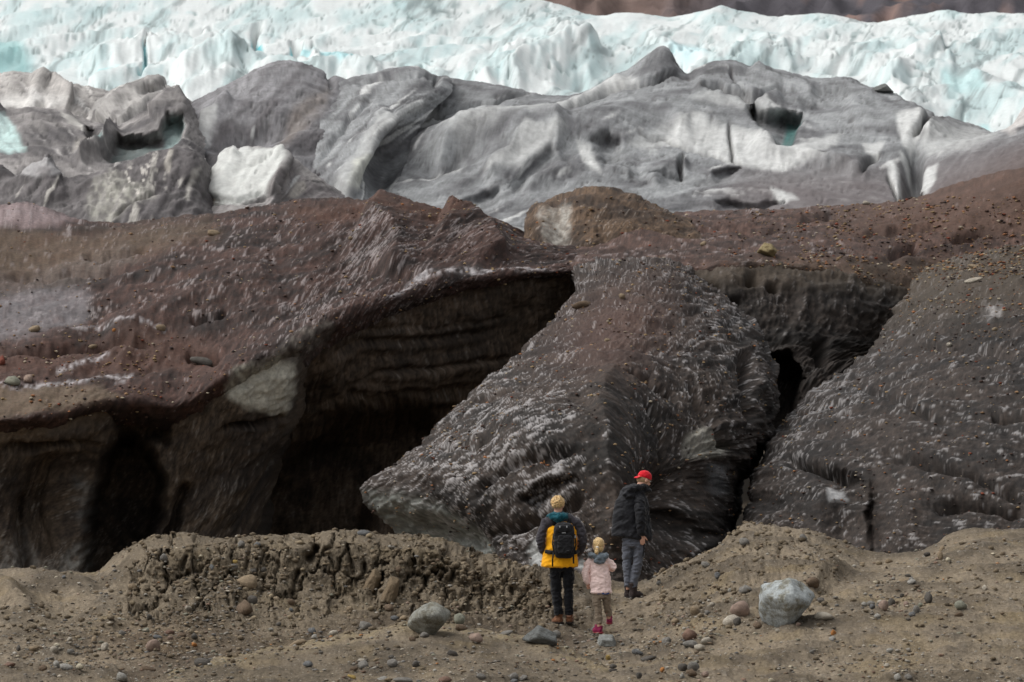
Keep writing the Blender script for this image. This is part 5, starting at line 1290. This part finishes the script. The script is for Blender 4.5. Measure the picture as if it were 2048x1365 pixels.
def head_shapes(c, s=1.0, yaw=0.0, nod=0.0):
    """skull, jaw, nose, ears and neck top; yaw > 0 turns the face to the right of the picture, nod > 0 looks down; unturned it looks away from the camera"""
    M = np.array(Matrix.Rotation(-yaw, 3, 'Z') @ Matrix.Rotation(-nod, 3, 'X'))
    c = np.array(c, float)
    def b(p, r):
        v, f = ball((0, 0, 0), np.array(r) * s)
        return [(M @ (np.array(p) * s + q)) + c for q in np.array(v)], f
    return [b((0, -0.008, 0.02), (0.077, 0.098, 0.098)), b((0, 0.028, -0.055), (0.058, 0.068, 0.065)), b((0, 0.07, -0.085), (0.03, 0.03, 0.028)), b((0, 0.102, -0.022), (0.013, 0.022, 0.02)), b((0, 0.095, 0.0), (0.011, 0.014, 0.03)),
            b((-0.078, 0.0, -0.01), (0.012, 0.024, 0.034)), b((0.078, 0.0, -0.01), (0.012, 0.024, 0.034)), b((0.03, 0.083, -0.03), (0.022, 0.02, 0.02)), b((-0.03, 0.083, -0.03), (0.022, 0.02, 0.02)), b((0, 0.086, 0.035), (0.05, 0.016, 0.012))], M

def face_bits(root, c, s, M, glasses=False):
    ey = plain_mat('eye', (0.6, 0.6, 0.58), 0.2, 0.05); mo = plain_mat('lips', tuple(lin(178, 110, 104)), 0.5, 0.05)
    def tr(VF):
        v, f = VF
        return [(M @ (np.array(q) * s)) + np.array(c) for q in v], f
    for sx in (-1, 1):
        part('eye', raw([tr(ball((sx * 0.031, 0.086, 0.012), (0.012, 0.012, 0.009)))]), ey, root)
    part('mouth', raw([tr(ball((0, 0.098, -0.062), (0.022, 0.008, 0.006)))]), mo, root)

def hand_shapes(w, d, side=1, s=1.0, curl=0.5):
    """palm, four fingers and a thumb from the wrist w along direction d"""
    w = np.array(w, float); d = np.array(d, float); d /= np.linalg.norm(d)
    a = np.cross(d, (0, 1, 0)); a /= np.linalg.norm(a); b = np.cross(a, d)
    out = [tube([w, w + d * 0.04 * s, w + d * 0.085 * s], [(0.028 * s, 0.02 * s), (0.038 * s, 0.019 * s), (0.040 * s, 0.016 * s)], 12, b)]
    for k, (off, ln) in enumerate(((-0.030, 0.062), (-0.010, 0.075), (0.011, 0.07), (0.031, 0.055))):
        p0 = w + d * 0.075 * s + a * off * s
        p1 = p0 + d * ln * 0.5 * s; p2 = p1 + (d * (1 - curl * 0.5) + b * curl) * ln * 0.32 * s; p3 = p2 + (d * (1 - curl) + b * curl) * ln * 0.25 * s
        out.append(tube([p0, p1, p2, p3], [0.0095 * s, 0.0088 * s, 0.008 * s, 0.0065 * s], 8, b))
    t0 = w + d * 0.02 * s + a * side * 0.03 * s
    out.append(tube([t0, t0 + (d + a * side * 0.8) * 0.03 * s, t0 + (d * 1.4 + a * side * 0.9) * 0.045 * s], [0.012 * s, 0.011 * s, 0.008 * s], 8, b))
    return out

def boot_shapes(heel, toe, h=0.16, w=0.05, sole=0.02):
    """ankle shaft and foot between the heel and toe points on the ground"""
    h0, t0 = np.array(heel, float), np.array(toe, float)
    d = t0 - h0; L = np.linalg.norm(d); d /= L
    up = np.array([0, 0, 1.0])
    foot = tube([h0 + up * 0.045 - d * 0.0, h0 + d * L * 0.3 + up * 0.055, h0 + d * L * 0.65 + up * 0.05, h0 + d * L * 0.97 + up * 0.038], [(w * 0.85, 0.045), (w * 0.95, 0.055), (w * 1.1, 0.048), (w * 0.8, 0.032)], 14, up)
    shaft = tube([h0 + d * 0.045 + up * 0.03, h0 + d * 0.05 + up * h * 0.6, h0 + d * 0.04 + up * h], [(w * 0.95, 0.06), (w * 0.92, 0.058), (w * 1.05, 0.062)], 14, d)
    return [foot, shaft], tube([h0 - d * 0.012 + up * 0.012, h0 + d * L * 0.4 + up * 0.012, h0 + d * L * 0.7 + up * 0.012, h0 + d * L * 1.03 + up * 0.012], [(w * 0.95, 0.014), (w * 0.95, 0.014), (w * 1.2, 0.014), (w * 0.7, 0.014)], 14, up)

def person_root(px, py, zoom_px, height, label):
    P, _ = spot(px, py)
    s = zoom_px / 3.4125 * (P[1] / FPX) / height
    o = bpy.data.objects.new('person', None); COL.objects.link(o)
    o.empty_display_size = 0.3
    o.location = tuple(P); o.scale = (s, s, s)
    o['label'] = label; o['category'] = 'person'
    return o

def laces(root_boot, heel, toe, h, mat):
    h0, t0 = np.array(heel, float), np.array(toe, float); d = (t0 - h0) / np.linalg.norm(t0 - h0)
    side = np.cross(d, (0, 0, 1))
    pts = [tube([h0 + d * (0.10 + 0.02 * k) + side * 0.035 + np.array([0, 0, h * (0.8 - 0.16 * k)]), h0 + d * (0.13 + 0.02 * k) + np.array([0, 0, h * (0.84 - 0.16 * k)]), h0 + d * (0.10 + 0.02 * k) - side * 0.035 + np.array([0, 0, h * (0.8 - 0.16 * k)])], [0.004] * 3, 6) for k in range(3)]
    part('laces', raw(pts), mat, root_boot)

# ------------------------------------------------ the boy with the backpack
boy = person_root(1123, 1249, 862, 1.745, 'person in yellow and charcoal jacket wearing a black backpack, seen from behind')
hc_ = (-0.053, 0.0, 1.635)
hs, HM = head_shapes(hc_, 1.0, math.radians(18), 0.05)
body = hs + [tube([(-0.045, 0, 1.40), (-0.05, -0.005, 1.50), (-0.053, -0.005, 1.60)], [0.075, 0.055, 0.055]),
             tube([(0, 0, 0.82), (0, 0, 1.0), (0, 0, 1.25), (-0.02, 0, 1.38), (-0.04, 0, 1.45)], [(0.13, 0.09), (0.12, 0.085), (0.15, 0.09), (0.17, 0.08), (0.07, 0.06)]),
             tube([(-0.17, 0, 1.36), (-0.26, -0.03, 1.12), (-0.20, 0.10, 0.93)], [0.05, 0.04, 0.032]), tube([(0.15, 0, 1.36), (0.26, -0.03, 1.12), (0.20, 0.10, 0.93)], [0.05, 0.04, 0.032]),
             tube([(-0.075, 0, 0.88), (-0.07, 0.01, 0.5), (-0.045, 0, 0.1)], [0.06, 0.042, 0.032]), tube([(0.075, 0, 0.88), (0.085, 0.01, 0.5), (0.095, 0, 0.1)], [0.06, 0.042, 0.032])]
body += hand_shapes((-0.20, 0.10, 0.94), (0.15, 0.3, -1), 1) + hand_shapes((0.20, 0.10, 0.94), (-0.15, 0.3, -1), -1)
part('body', fuse(body, 0.010, 2), SKIN, boy)
face_bits(boy, hc_, 1.0, HM)
c_yel = cloth('jacket_yellow', lin(254, 176, 22), 0.1, 25)
c_char = cloth('jacket_charcoal', lin(58, 55, 60), 0.2, 25)
c_blk = cloth('black_fabric', lin(26, 26, 29), 0.25, 30)
jk = part('jacket', fuse([tube([(-0.03, 0, 0.785), (-0.03, 0, 0.80), (-0.02, 0, 0.95), (-0.01, 0, 1.12), (-0.005, 0, 1.28), (-0.01, 0, 1.37), (-0.03, 0, 1.45)], [(0.245, 0.16), (0.255, 0.165), (0.235, 0.155), (0.225, 0.145), (0.225, 0.14), (0.20, 0.12), (0.10, 0.09)], 28)], 0.011, 2, 0.010, 9, 3, (1, 1, 0.8)), c_yel, boy, 'yellow body of the jacket with a loose hem')
def sleeve(sx):
    return [tube([(sx * 0.10 - 0.02, -0.01, 1.435), (sx * 0.20 - 0.01, -0.005, 1.39), (sx * 0.262, -0.02, 1.28), (sx * 0.292, -0.045, 1.13), (sx * 0.262, 0.02, 1.02), (sx * 0.215, 0.07, 0.95)], [0.066, 0.080, 0.071, 0.066, 0.060, 0.052], 18)]
for sx in (-1, 1):
    part('sleeve', fuse(sleeve(sx), 0.011, 2, 0.011, 10, 5 + sx, (1, 1, 1.5)), c_char, boy)
part('shoulder_yoke', fuse([tube([(-0.20, -0.005, 1.375), (-0.12, -0.01, 1.425), (-0.03, -0.015, 1.455), (0.09, -0.01, 1.425), (0.18, -0.005, 1.375)], [0.085, 0.098, 0.105, 0.098, 0.085], 18, (0, 0, 1))], 0.011, 2, 0.006, 9, 8), c_char, boy, 'charcoal yoke across the shoulders')
c_teal = cloth('hood_teal', lin(14, 76, 88), 0.25, 30)
part('hood', fuse([tube([(-0.165, -0.01, 1.475), (-0.13, -0.085, 1.48), (-0.05, -0.12, 1.478), (0.03, -0.085, 1.48), (0.07, -0.01, 1.475)], [(0.05, 0.04), (0.062, 0.052), (0.07, 0.06), (0.062, 0.052), (0.05, 0.04)], 14, (0, 0, 1)), ball((-0.05, -0.02, 1.50), (0.105, 0.09, 0.055)), ball((-0.05, -0.115, 1.455), (0.085, 0.04, 0.06))], 0.009, 2, 0.012, 13, 4), c_teal, boy, 'teal hood bunched around the neck')
part('trousers', fuse([tube([(-0.01, 0, 0.92), (-0.005, 0, 0.80), (0.0, 0, 0.73)], [(0.165, 0.13), (0.17, 0.135), (0.155, 0.12)], 22), tube([(-0.085, 0, 0.80), (-0.085, 0.005, 0.62), (-0.075, 0.012, 0.45), (-0.055, 0.0, 0.25), (-0.042, -0.005, 0.13)], [(0.085, 0.105), (0.078, 0.09), (0.068, 0.075), (0.063, 0.068), (0.066, 0.072)], 20), tube([(0.085, 0, 0.80), (0.095, 0.01, 0.62), (0.092, 0.015, 0.45), (0.095, 0.01, 0.25), (0.103, 0.01, 0.13)], [(0.085, 0.105), (0.078, 0.09), (0.066, 0.075), (0.06, 0.066), (0.06, 0.068)], 20)], 0.010, 2, 0.011, 11, 6, (1, 1, 1.6)), cloth('trousers_black', lin(13, 14, 19), 0.3, 30), boy)
c_boot = cloth('boot_leather_brown', lin(112, 74, 50), 0.35, 40, 0.7)
c_sole = plain_mat('boot_sole', tuple(lin(34, 30, 28)), 0.9, 0.2)
for heel, toe in (((-0.01, -0.02, 0.0), (-0.115, 0.10, 0.0)), ((0.10, 0.0, 0.0), (0.125, 0.22, 0.0))):
    sh, so = boot_shapes(heel, toe, 0.15, 0.052)
    bo = part('boot', fuse(sh, 0.007, 2, 0.004, 22, 3), c_boot, boy)
    part('sole', raw([so]), c_sole, bo); laces(bo, heel, toe, 0.15, c_blk)
def curly(c, r, seed, n=260, size=(0.016, 0.028), M=None, keep=None):
    rr = np.random.default_rng(seed); out = [ball(c, np.array(r) * 0.95)]
    while len(out) < n:
        d = rr.standard_normal(3); d /= np.linalg.norm(d)
        if keep is not None and not keep(d):
            continue
        p = np.array(c) + d * np.array(r) * rr.uniform(0.9, 1.07)
        q = rr.uniform(*size)
        v, f = ball((0, 0, 0), (q * rr.uniform(0.5, 0.8), q * 0.6, q))
        R = np.array(Matrix.Rotation(rr.uniform(0, 6), 3, Vector(rr.standard_normal(3))))
        out.append(([R @ np.array(w) + p for w in v], f))
    return out
c_hair = plain_mat('hair_blond', tuple(lin(196, 164, 114)), 0.6, 0.5, 45, 0.5, 0.3, 0.2)
part('hair', fuse(curly((-0.055, -0.012, 1.668), (0.086, 0.098, 0.091), 3, 620, (0.009, 0.017), keep=lambda d: d[2] > -0.75 and not (d[1] > 0.35 and d[2] < 0.25)), 0.005, 1), c_hair, boy, 'short curly blond hair')

# the backpack he wears
c_pack = cloth('backpack_fabric', lin(24, 24, 27), 0.3, 30, 0.75, 0.3, 0.05, 0.3)
c_strap = cloth('backpack_webbing', lin(16, 16, 18), 0.3, 80, 0.7)
c_mark = plain_mat('backpack_mark', tuple(lin(168, 170, 172)), 0.6, 0.05)
pk = bpy.data.objects.new('backpack', None); COL.objects.link(pk)
pk.location = boy.location; pk.scale = boy.scale
pk['label'] = 'black hiking backpack with straps on the back of the yellow jacket'; pk['category'] = 'backpack'
part('main_compartment', fuse([rbox((0.03, -0.20, 1.17), (0.142, 0.085, 0.225), 0.45), rbox((0.03, -0.19, 0.985), (0.125, 0.075, 0.075), 0.5), ball((0.03, -0.18, 1.36), (0.115, 0.07, 0.05))], 0.009, 3, 0.006, 10, 2), c_pack, pk)
part('front_pocket', fuse([rbox((0.04, -0.285, 1.10), (0.105, 0.03, 0.13), 0.4)], 0.008, 2, 0.006, 12, 4), c_pack, pk)
part('lid', fuse([rbox((0.015, -0.255, 1.315), (0.105, 0.045, 0.055), 0.5)], 0.008, 2, 0.005, 12, 5), c_pack, pk)
part('waist_belt', fuse([tube([(-0.225, -0.10, 1.0), (-0.15, -0.17, 0.99), (0.03, -0.20, 0.98), (0.19, -0.16, 0.99), (0.23, -0.08, 1.0)], [(0.02, 0.03)] * 5, 10, (0, 0, 1))], 0.008, 1), c_strap, pk)
for sx in (-1, 1):
    x0 = 0.0
    part('shoulder_strap', raw([tube([(x0 + sx * 0.09, -0.12, 1.36), (x0 + sx * 0.115 - 0.01, -0.095, 1.45), (x0 + sx * 0.125 - 0.02, 0.01, 1.485), (x0 + sx * 0.13, 0.11, 1.40), (x0 + sx * 0.14, 0.14, 1.2)], [(0.012, 0.03)] * 5, 10, (1, 0, 0))]), c_strap, pk)
    part('hanging_strap', raw([tube([(0.03 + sx * 0.125 - 0.02 * (sx < 0), -0.22, 1.0), (0.03 + sx * 0.128 - 0.03 * (sx < 0), -0.225, 0.9), (0.03 + sx * 0.13 - 0.03 * (sx < 0), -0.21, 0.80 if sx < 0 else 0.84)], [(0.011, 0.004)] * 3, 8)]), c_strap, pk)
    part('side_strap', raw([tube([(0.03 + sx * 0.145, -0.15, 1.24), (0.03 + sx * 0.16, -0.20, 1.10), (0.03 + sx * 0.14, -0.23, 1.0)], [(0.01, 0.006)] * 3, 8)]), c_strap, pk)
part('buckle', raw([rbox((0.182, -0.22, 1.205), (0.012, 0.01, 0.018), 0.3)]), c_mark, pk)
part('buckle', raw([rbox((-0.03, -0.305, 1.345), (0.008, 0.006, 0.014), 0.3)]), c_mark, pk)
part('buckle', raw([rbox((0.065, -0.305, 1.345), (0.008, 0.006, 0.014), 0.3)]), c_mark, pk)
for i, wd in enumerate((0.007, 0.008, 0.006, 0.007)):
    part('printed_mark', raw([rbox((0.003 + i * 0.014, -0.302, 1.262), (wd * 0.7, 0.003, 0.006), 0.25)]), c_mark, pk)
for i in range(4):
    part('printed_mark', raw([rbox((0.065 + i * 0.010, -0.316, 1.02), (0.0032, 0.003, 0.003), 0.25)]), plain_mat('faint_mark', tuple(lin(96, 97, 99)), 0.7, 0.05) if i == 0 else bpy.data.materials['faint_mark'], pk)

# ------------------------------------------------ the child in pink
girl = person_root(1199, 1267, 653, 1.295, 'child in a pale pink jacket and khaki trousers walking away')
gh = (-0.006, 0.0, 1.185)
hs, HM = head_shapes(gh, 0.93, math.radians(8), 0.12)
body = hs + [tube([(-0.005, 0, 0.98), (-0.005, -0.005, 1.06), (-0.006, -0.005, 1.14)], [0.06, 0.042, 0.042]),
             tube([(0.02, 0, 0.56), (0.02, 0, 0.7), (0.0, 0, 0.92), (-0.005, 0, 1.01)], [(0.09, 0.07), (0.085, 0.065), (0.11, 0.07), (0.05, 0.05)]),
             tube([(-0.12, 0, 0.95), (-0.17, -0.02, 0.80), (-0.145, 0.03, 0.67)], [0.035, 0.03, 0.024]), tube([(0.12, 0, 0.95), (0.185, 0.0, 0.87), (0.15, 0.16, 0.86)], [0.035, 0.03, 0.024]),
             tube([(-0.04, 0, 0.56), (-0.015, -0.02, 0.33), (0.0, -0.04, 0.09)], [0.05, 0.038, 0.03]), tube([(0.095, 0, 0.56), (0.115, 0.06, 0.38), (0.135, 0.10, 0.19)], [0.05, 0.038, 0.03])]
body += hand_shapes((-0.147, 0.03, 0.69), (0.1, 0.15, -1), 1, 0.75) + hand_shapes((0.155, 0.15, 0.86), (-0.1, 1, 0.1), -1, 0.75)
part('body', fuse(body, 0.008, 2), SKIN, girl)
face_bits(girl, gh, 0.93, HM)
c_pink = cloth('jacket_pink', lin(250, 222, 216), 0.06, 25)
part('jacket', fuse([tube([(0.028, 0, 0.545), (0.028, 0, 0.56), (0.02, 0, 0.70), (0.005, 0, 0.85), (-0.005, 0, 0.96), (-0.005, 0, 1.04)], [(0.143, 0.105), (0.148, 0.11), (0.140, 0.105), (0.140, 0.10), (0.135, 0.09), (0.065, 0.06)], 24)], 0.009, 2, 0.009, 11, 13, (1, 1, 1.3)), c_pink, girl)
for nm_, pts, rr in (('l', [(-0.10, 0, 0.985), (-0.155, -0.01, 0.92), (-0.185, -0.025, 0.81), (-0.165, 0.0, 0.715), (-0.148, 0.025, 0.68)], [0.05, 0.056, 0.052, 0.048, 0.04]), ('r', [(0.09, 0, 0.985), (0.145, 0, 0.945), (0.195, 0.0, 0.885), (0.185, 0.07, 0.865), (0.16, 0.14, 0.865)], [0.05, 0.056, 0.052, 0.046, 0.038])):
    part('sleeve', fuse([tube(pts, rr, 16)], 0.009, 2, 0.009, 13, 15, (1, 1, 1.5)), c_pink, girl)
part('shirt_hem', fuse([tube([(0.03, 0, 0.60), (0.03, 0, 0.56), (0.03, 0, 0.535)], [(0.12, 0.09), (0.128, 0.094), (0.13, 0.096)], 22)], 0.008, 1, 0.004, 14, 2), cloth('shirt_blue', lin(30, 78, 150), 0.1), girl, 'blue shirt hem showing below the jacket')
c_gh = cloth('hood_grey', lin(108, 118, 126), 0.15, 30)
part('hood', fuse([tube([(-0.125, 0.0, 1.055), (-0.10, -0.075, 1.05), (-0.005, -0.105, 1.03), (0.085, -0.075, 1.05), (0.105, 0.0, 1.055)], [(0.035, 0.03), (0.048, 0.042), (0.06, 0.048), (0.048, 0.042), (0.035, 0.03)], 14, (0, 0, 1)), ball((0.0, -0.115, 0.985), (0.085, 0.035, 0.05)), ball((-0.01, -0.02, 1.06), (0.085, 0.07, 0.035))], 0.008, 2, 0.010, 15, 9), c_gh, girl, 'grey knitted hood lying on the back')
part('trousers', fuse([tube([(0.03, 0, 0.62), (0.03, 0, 0.54), (0.03, 0, 0.48)], [(0.11, 0.085), (0.118, 0.09), (0.105, 0.08)], 20), tube([(-0.03, 0, 0.54), (-0.028, -0.01, 0.40), (-0.012, -0.02, 0.27), (0.0, -0.035, 0.13)], [(0.062, 0.07), (0.056, 0.062), (0.05, 0.055), (0.048, 0.05)], 18), tube([(0.098, 0, 0.54), (0.105, 0.03, 0.42), (0.122, 0.075, 0.31), (0.138, 0.10, 0.235)], [(0.062, 0.07), (0.056, 0.062), (0.048, 0.052), (0.045, 0.048)], 18)], 0.008, 2, 0.010, 13, 16, (1, 1, 1.5)), cloth('trousers_khaki', lin(132, 118, 102), 0.12, 30), girl)
c_shoe = cloth('shoe_magenta', lin(142, 38, 80), 0.25, 60, 0.7); c_gsole = plain_mat('shoe_sole_red', tuple(lin(150, 60, 70)), 0.8, 0.2)
for heel, toe in (((0.03, -0.045, 0.0), (-0.075, 0.03, 0.0)), ((0.142, 0.09, 0.115), (0.15, 0.27, 0.115))):
    sh, so = boot_shapes(heel, toe, 0.11, 0.04)
    bo = part('shoe', fuse(sh, 0.006, 2, 0.003, 25, 3), c_shoe, girl)
    part('sole', raw([so]), c_gsole, bo); laces(bo, heel, toe, 0.11, c_mark)
c_gh2 = plain_mat('hair_blond_straight', tuple(lin(208, 176, 124)), 0.5, 0.4, 70, 0.6, 0.35, 0.2)
hair = part('hair', fuse([ball((-0.006, -0.012, 1.208), (0.082, 0.098, 0.092)), ball((-0.006, -0.03, 1.15), (0.074, 0.07, 0.07)), ball((-0.025, -0.09, 1.155), (0.028, 0.028, 0.026))], 0.007, 2, 0.003, 26, 21, (1.6, 1, 0.4)), c_gh2, girl, 'blond hair combed back into a ponytail')
part('ponytail', fuse([tube([(-0.027, -0.105, 1.16), (-0.032, -0.13, 1.135), (-0.036, -0.135, 1.10), (-0.03, -0.13, 1.065)], [0.018, 0.026, 0.03, 0.012], 12)], 0.006, 1, 0.004, 40, 5, (1.5, 1, 0.3)), c_gh2, hair)
part('hair_tie', raw([tube([(-0.025, -0.10, 1.165), (-0.03, -0.118, 1.15)], [0.022, 0.022], 12)]), plain_mat('hair_tie_pale', tuple(lin(214, 206, 190)), 0.7, 0.1), hair)

# ------------------------------------------------ the man in the red cap
man = person_root(1262, 1196, 858, 1.81, 'man in black jacket, grey trousers and backward red cap looking down to the right')
mh = (0.178, 0.03, 1.695)
hs, HM = head_shapes(mh, 1.03, math.radians(62), math.radians(24))
body = hs + [tube([(0.08, 0, 1.46), (0.115, 0.0, 1.57), (0.155, 0.01, 1.66)], [0.085, 0.06, 0.062]),
             tube([(0.02, 0, 0.86), (0.0, 0, 1.1), (0.02, 0, 1.35), (0.07, 0, 1.5)], [(0.15, 0.11), (0.15, 0.11), (0.17, 0.12), (0.08, 0.07)]),
             tube([(0.11, -0.11, 1.40), (0.125, -0.19, 1.14), (0.14, -0.15, 0.90)], [0.055, 0.045, 0.034]), tube([(0.02, 0.16, 1.40), (0.10, 0.22, 1.14), (0.2, 0.22, 0.95)], [0.055, 0.045, 0.034]),
             tube([(-0.03, 0.01, 0.88), (-0.062, 0.02, 0.5), (-0.055, 0.01, 0.12)], [0.06, 0.04, 0.03]), tube([(0.09, -0.01, 0.88), (0.088, -0.028, 0.52), (0.022, -0.02, 0.12)], [0.06, 0.04, 0.03])]
body += hand_shapes((0.142, -0.155, 0.905), (0.08, 0.1, -1), 1, 1.0, 0.3) + hand_shapes((0.2, 0.22, 0.95), (0.1, 0.0, -1), -1, 1.0)
part('body', fuse(body, 0.008, 2), SKIN, man)
face_bits(man, mh, 1.03, HM)
def on_head(VF, c=mh, s=1.03, M=HM):
    v, f = VF
    return [(M @ (np.array(q) * s)) + np.array(c) for q in v], f
gl = plain_mat('spectacle_frame', tuple(lin(60, 56, 54)), 0.4, 0.1)
part('spectacles', raw([on_head(tube([(0.082, 0.0, 0.018), (0.08, 0.06, 0.018), (0.06, 0.10, 0.015), (0, 0.112, 0.015), (-0.06, 0.10, 0.015), (-0.08, 0.06, 0.018), (-0.082, 0, 0.018)], [0.004] * 7, 6))]), gl, man)
c_jk = cloth('jacket_black', lin(17, 18, 24), 0.18, 25, 0.7, 0.25, 0.1, 0.3)
part('jacket', fuse([tube([(0.0, 0, 0.865), (0.002, 0, 0.88), (0.0, 0, 1.0), (-0.005, 0, 1.2), (0.01, 0, 1.36), (0.035, 0, 1.46), (0.075, 0, 1.54), (0.12, 0.0, 1.60)], [(0.292, 0.18), (0.298, 0.185), (0.288, 0.18), (0.262, 0.175), (0.242, 0.165), (0.212, 0.15), (0.155, 0.12), (0.085, 0.085)], 30), ball((0.215, 0.02, 1.545), (0.075, 0.10, 0.05))], 0.011, 2, 0.011, 8, 23, (1, 1, 0.9)), c_jk, man)
part('sleeve', fuse([tube([(0.075, -0.09, 1.45), (0.105, -0.13, 1.38), (0.118, -0.185, 1.24), (0.125, -0.20, 1.12), (0.132, -0.18, 1.0), (0.14, -0.16, 0.905)], [0.08, 0.086, 0.078, 0.075, 0.068, 0.056], 18)], 0.010, 2, 0.012, 10, 26, (1, 1, 1.5)), c_jk, man)
part('sleeve', fuse([tube([(0.03, 0.12, 1.45), (0.05, 0.17, 1.36), (0.11, 0.22, 1.14), (0.2, 0.22, 0.96)], [0.08, 0.085, 0.075, 0.056], 18)], 0.010, 2, 0.010, 10, 27), c_jk, man)
part('hood', fuse([tube([(-0.105, -0.06, 1.535), (-0.03, -0.15, 1.545), (0.07, -0.13, 1.585), (0.16, -0.06, 1.60), (0.22, 0.03, 1.585)], [(0.05, 0.05), (0.062, 0.06), (0.055, 0.055), (0.045, 0.045), (0.04, 0.04)], 14, (0, 0, 1)), ball((-0.045, -0.145, 1.485), (0.10, 0.055, 0.06)), ball((-0.02, -0.02, 1.56), (0.12, 0.12, 0.045))], 0.010, 2, 0.011, 11, 29), c_jk, man)
tg = cloth('trousers_grey', lin(92, 95, 104), 0.12, 30)
tr = part('trousers', fuse([tube([(0.02, 0, 0.95), (0.022, 0, 0.84), (0.022, 0, 0.75)], [(0.165, 0.14), (0.165, 0.14), (0.15, 0.13)], 24), tube([(-0.045, 0.02, 0.82), (-0.062, 0.02, 0.66), (-0.068, 0.02, 0.49), (-0.062, 0.01, 0.33), (-0.055, 0.0, 0.16)], [(0.085, 0.11), (0.078, 0.10), (0.064, 0.08), (0.056, 0.066), (0.05, 0.055)], 20), tube([(0.10, -0.02, 0.82), (0.105, -0.025, 0.66), (0.088, -0.03, 0.51), (0.045, -0.03, 0.33), (0.02, -0.02, 0.16)], [(0.082, 0.11), (0.080, 0.10), (0.072, 0.082), (0.062, 0.068), (0.054, 0.056)], 20)], 0.010, 2, 0.012, 11, 31, (1, 1, 1.6)), tg, man)
part('pocket_zip', raw([tube([(0.172, -0.10, 0.79), (0.172, -0.115, 0.70), (0.155, -0.112, 0.60)], [(0.009, 0.006)] * 3, 8)]), c_blk, tr)
c_mb = cloth('boot_leather_dark', lin(50, 40, 38), 0.3, 40, 0.7)
for heel, toe in (((-0.075, 0.02, 0.0), (0.03, 0.20, 0.0)), ((-0.02, -0.05, 0.0), (0.15, 0.06, 0.0))):
    sh, so = boot_shapes(heel, toe, 0.22, 0.055)
    bo = part('boot', fuse(sh, 0.007, 2, 0.004, 22, 3), c_mb, man)
    part('sole', raw([so]), c_sole, bo); laces(bo, heel, toe, 0.18, c_blk)
part('hair', fuse([on_head(ball((0, -0.02, -0.01), (0.081, 0.094, 0.07)))], 0.007, 1, 0.003, 40, 3), plain_mat('hair_fair', tuple(lin(168, 138, 106)), 0.7, 0.2, 60, 0.4), man)
c_cap = cloth('cap_red', lin(206, 22, 40), 0.08, 40)
cap = part('cap', fuse([on_head(ball((0, -0.006, 0.042), (0.089, 0.109, 0.088))), on_head(ball((0, 0.0, 0.062), (0.084, 0.10, 0.075)))], 0.007, 2, 0.002, 20, 3), c_cap, man, 'red baseball cap worn backward')
# trim the dome's lower half away by keeping a rim, then add the brim that points back
me_ = cap.data
bmc = bmesh.new(); bmc.from_mesh(me_)
pl_co = Vector(on_head(([(0, 0, 0.022)], []))[0][0]); pl_no = Vector(HM @ np.array([0.0, -0.12, 1.0]))
bmesh.ops.bisect_plane(bmc, geom=bmc.verts[:] + bmc.edges[:] + bmc.faces[:], plane_co=pl_co, plane_no=pl_no, clear_inner=True)
bmc.to_mesh(me_); bmc.free(); me_.update()
part('brim', fuse([on_head(tube([(0, -0.085, 0.016), (0, -0.115, -0.004), (0, -0.135, -0.03)], [(0.075, 0.008), (0.07, 0.007), (0.05, 0.006)], 16))], 0.005, 1), c_cap, cap)
for i in range(5):
    a0 = math.radians(208 - i * 8 + 14)
    q = (0.092 * math.cos(a0), 0.112 * math.sin(a0), 0.058)
    part('embroidered_letter', raw([on_head(rbox(q, (0.0045, 0.0045, 0.009), 0.3))]), plain_mat('cap_lettering', tuple(lin(240, 226, 224)), 0.7, 0.05) if i == 0 else bpy.data.materials['cap_lettering'], cap)
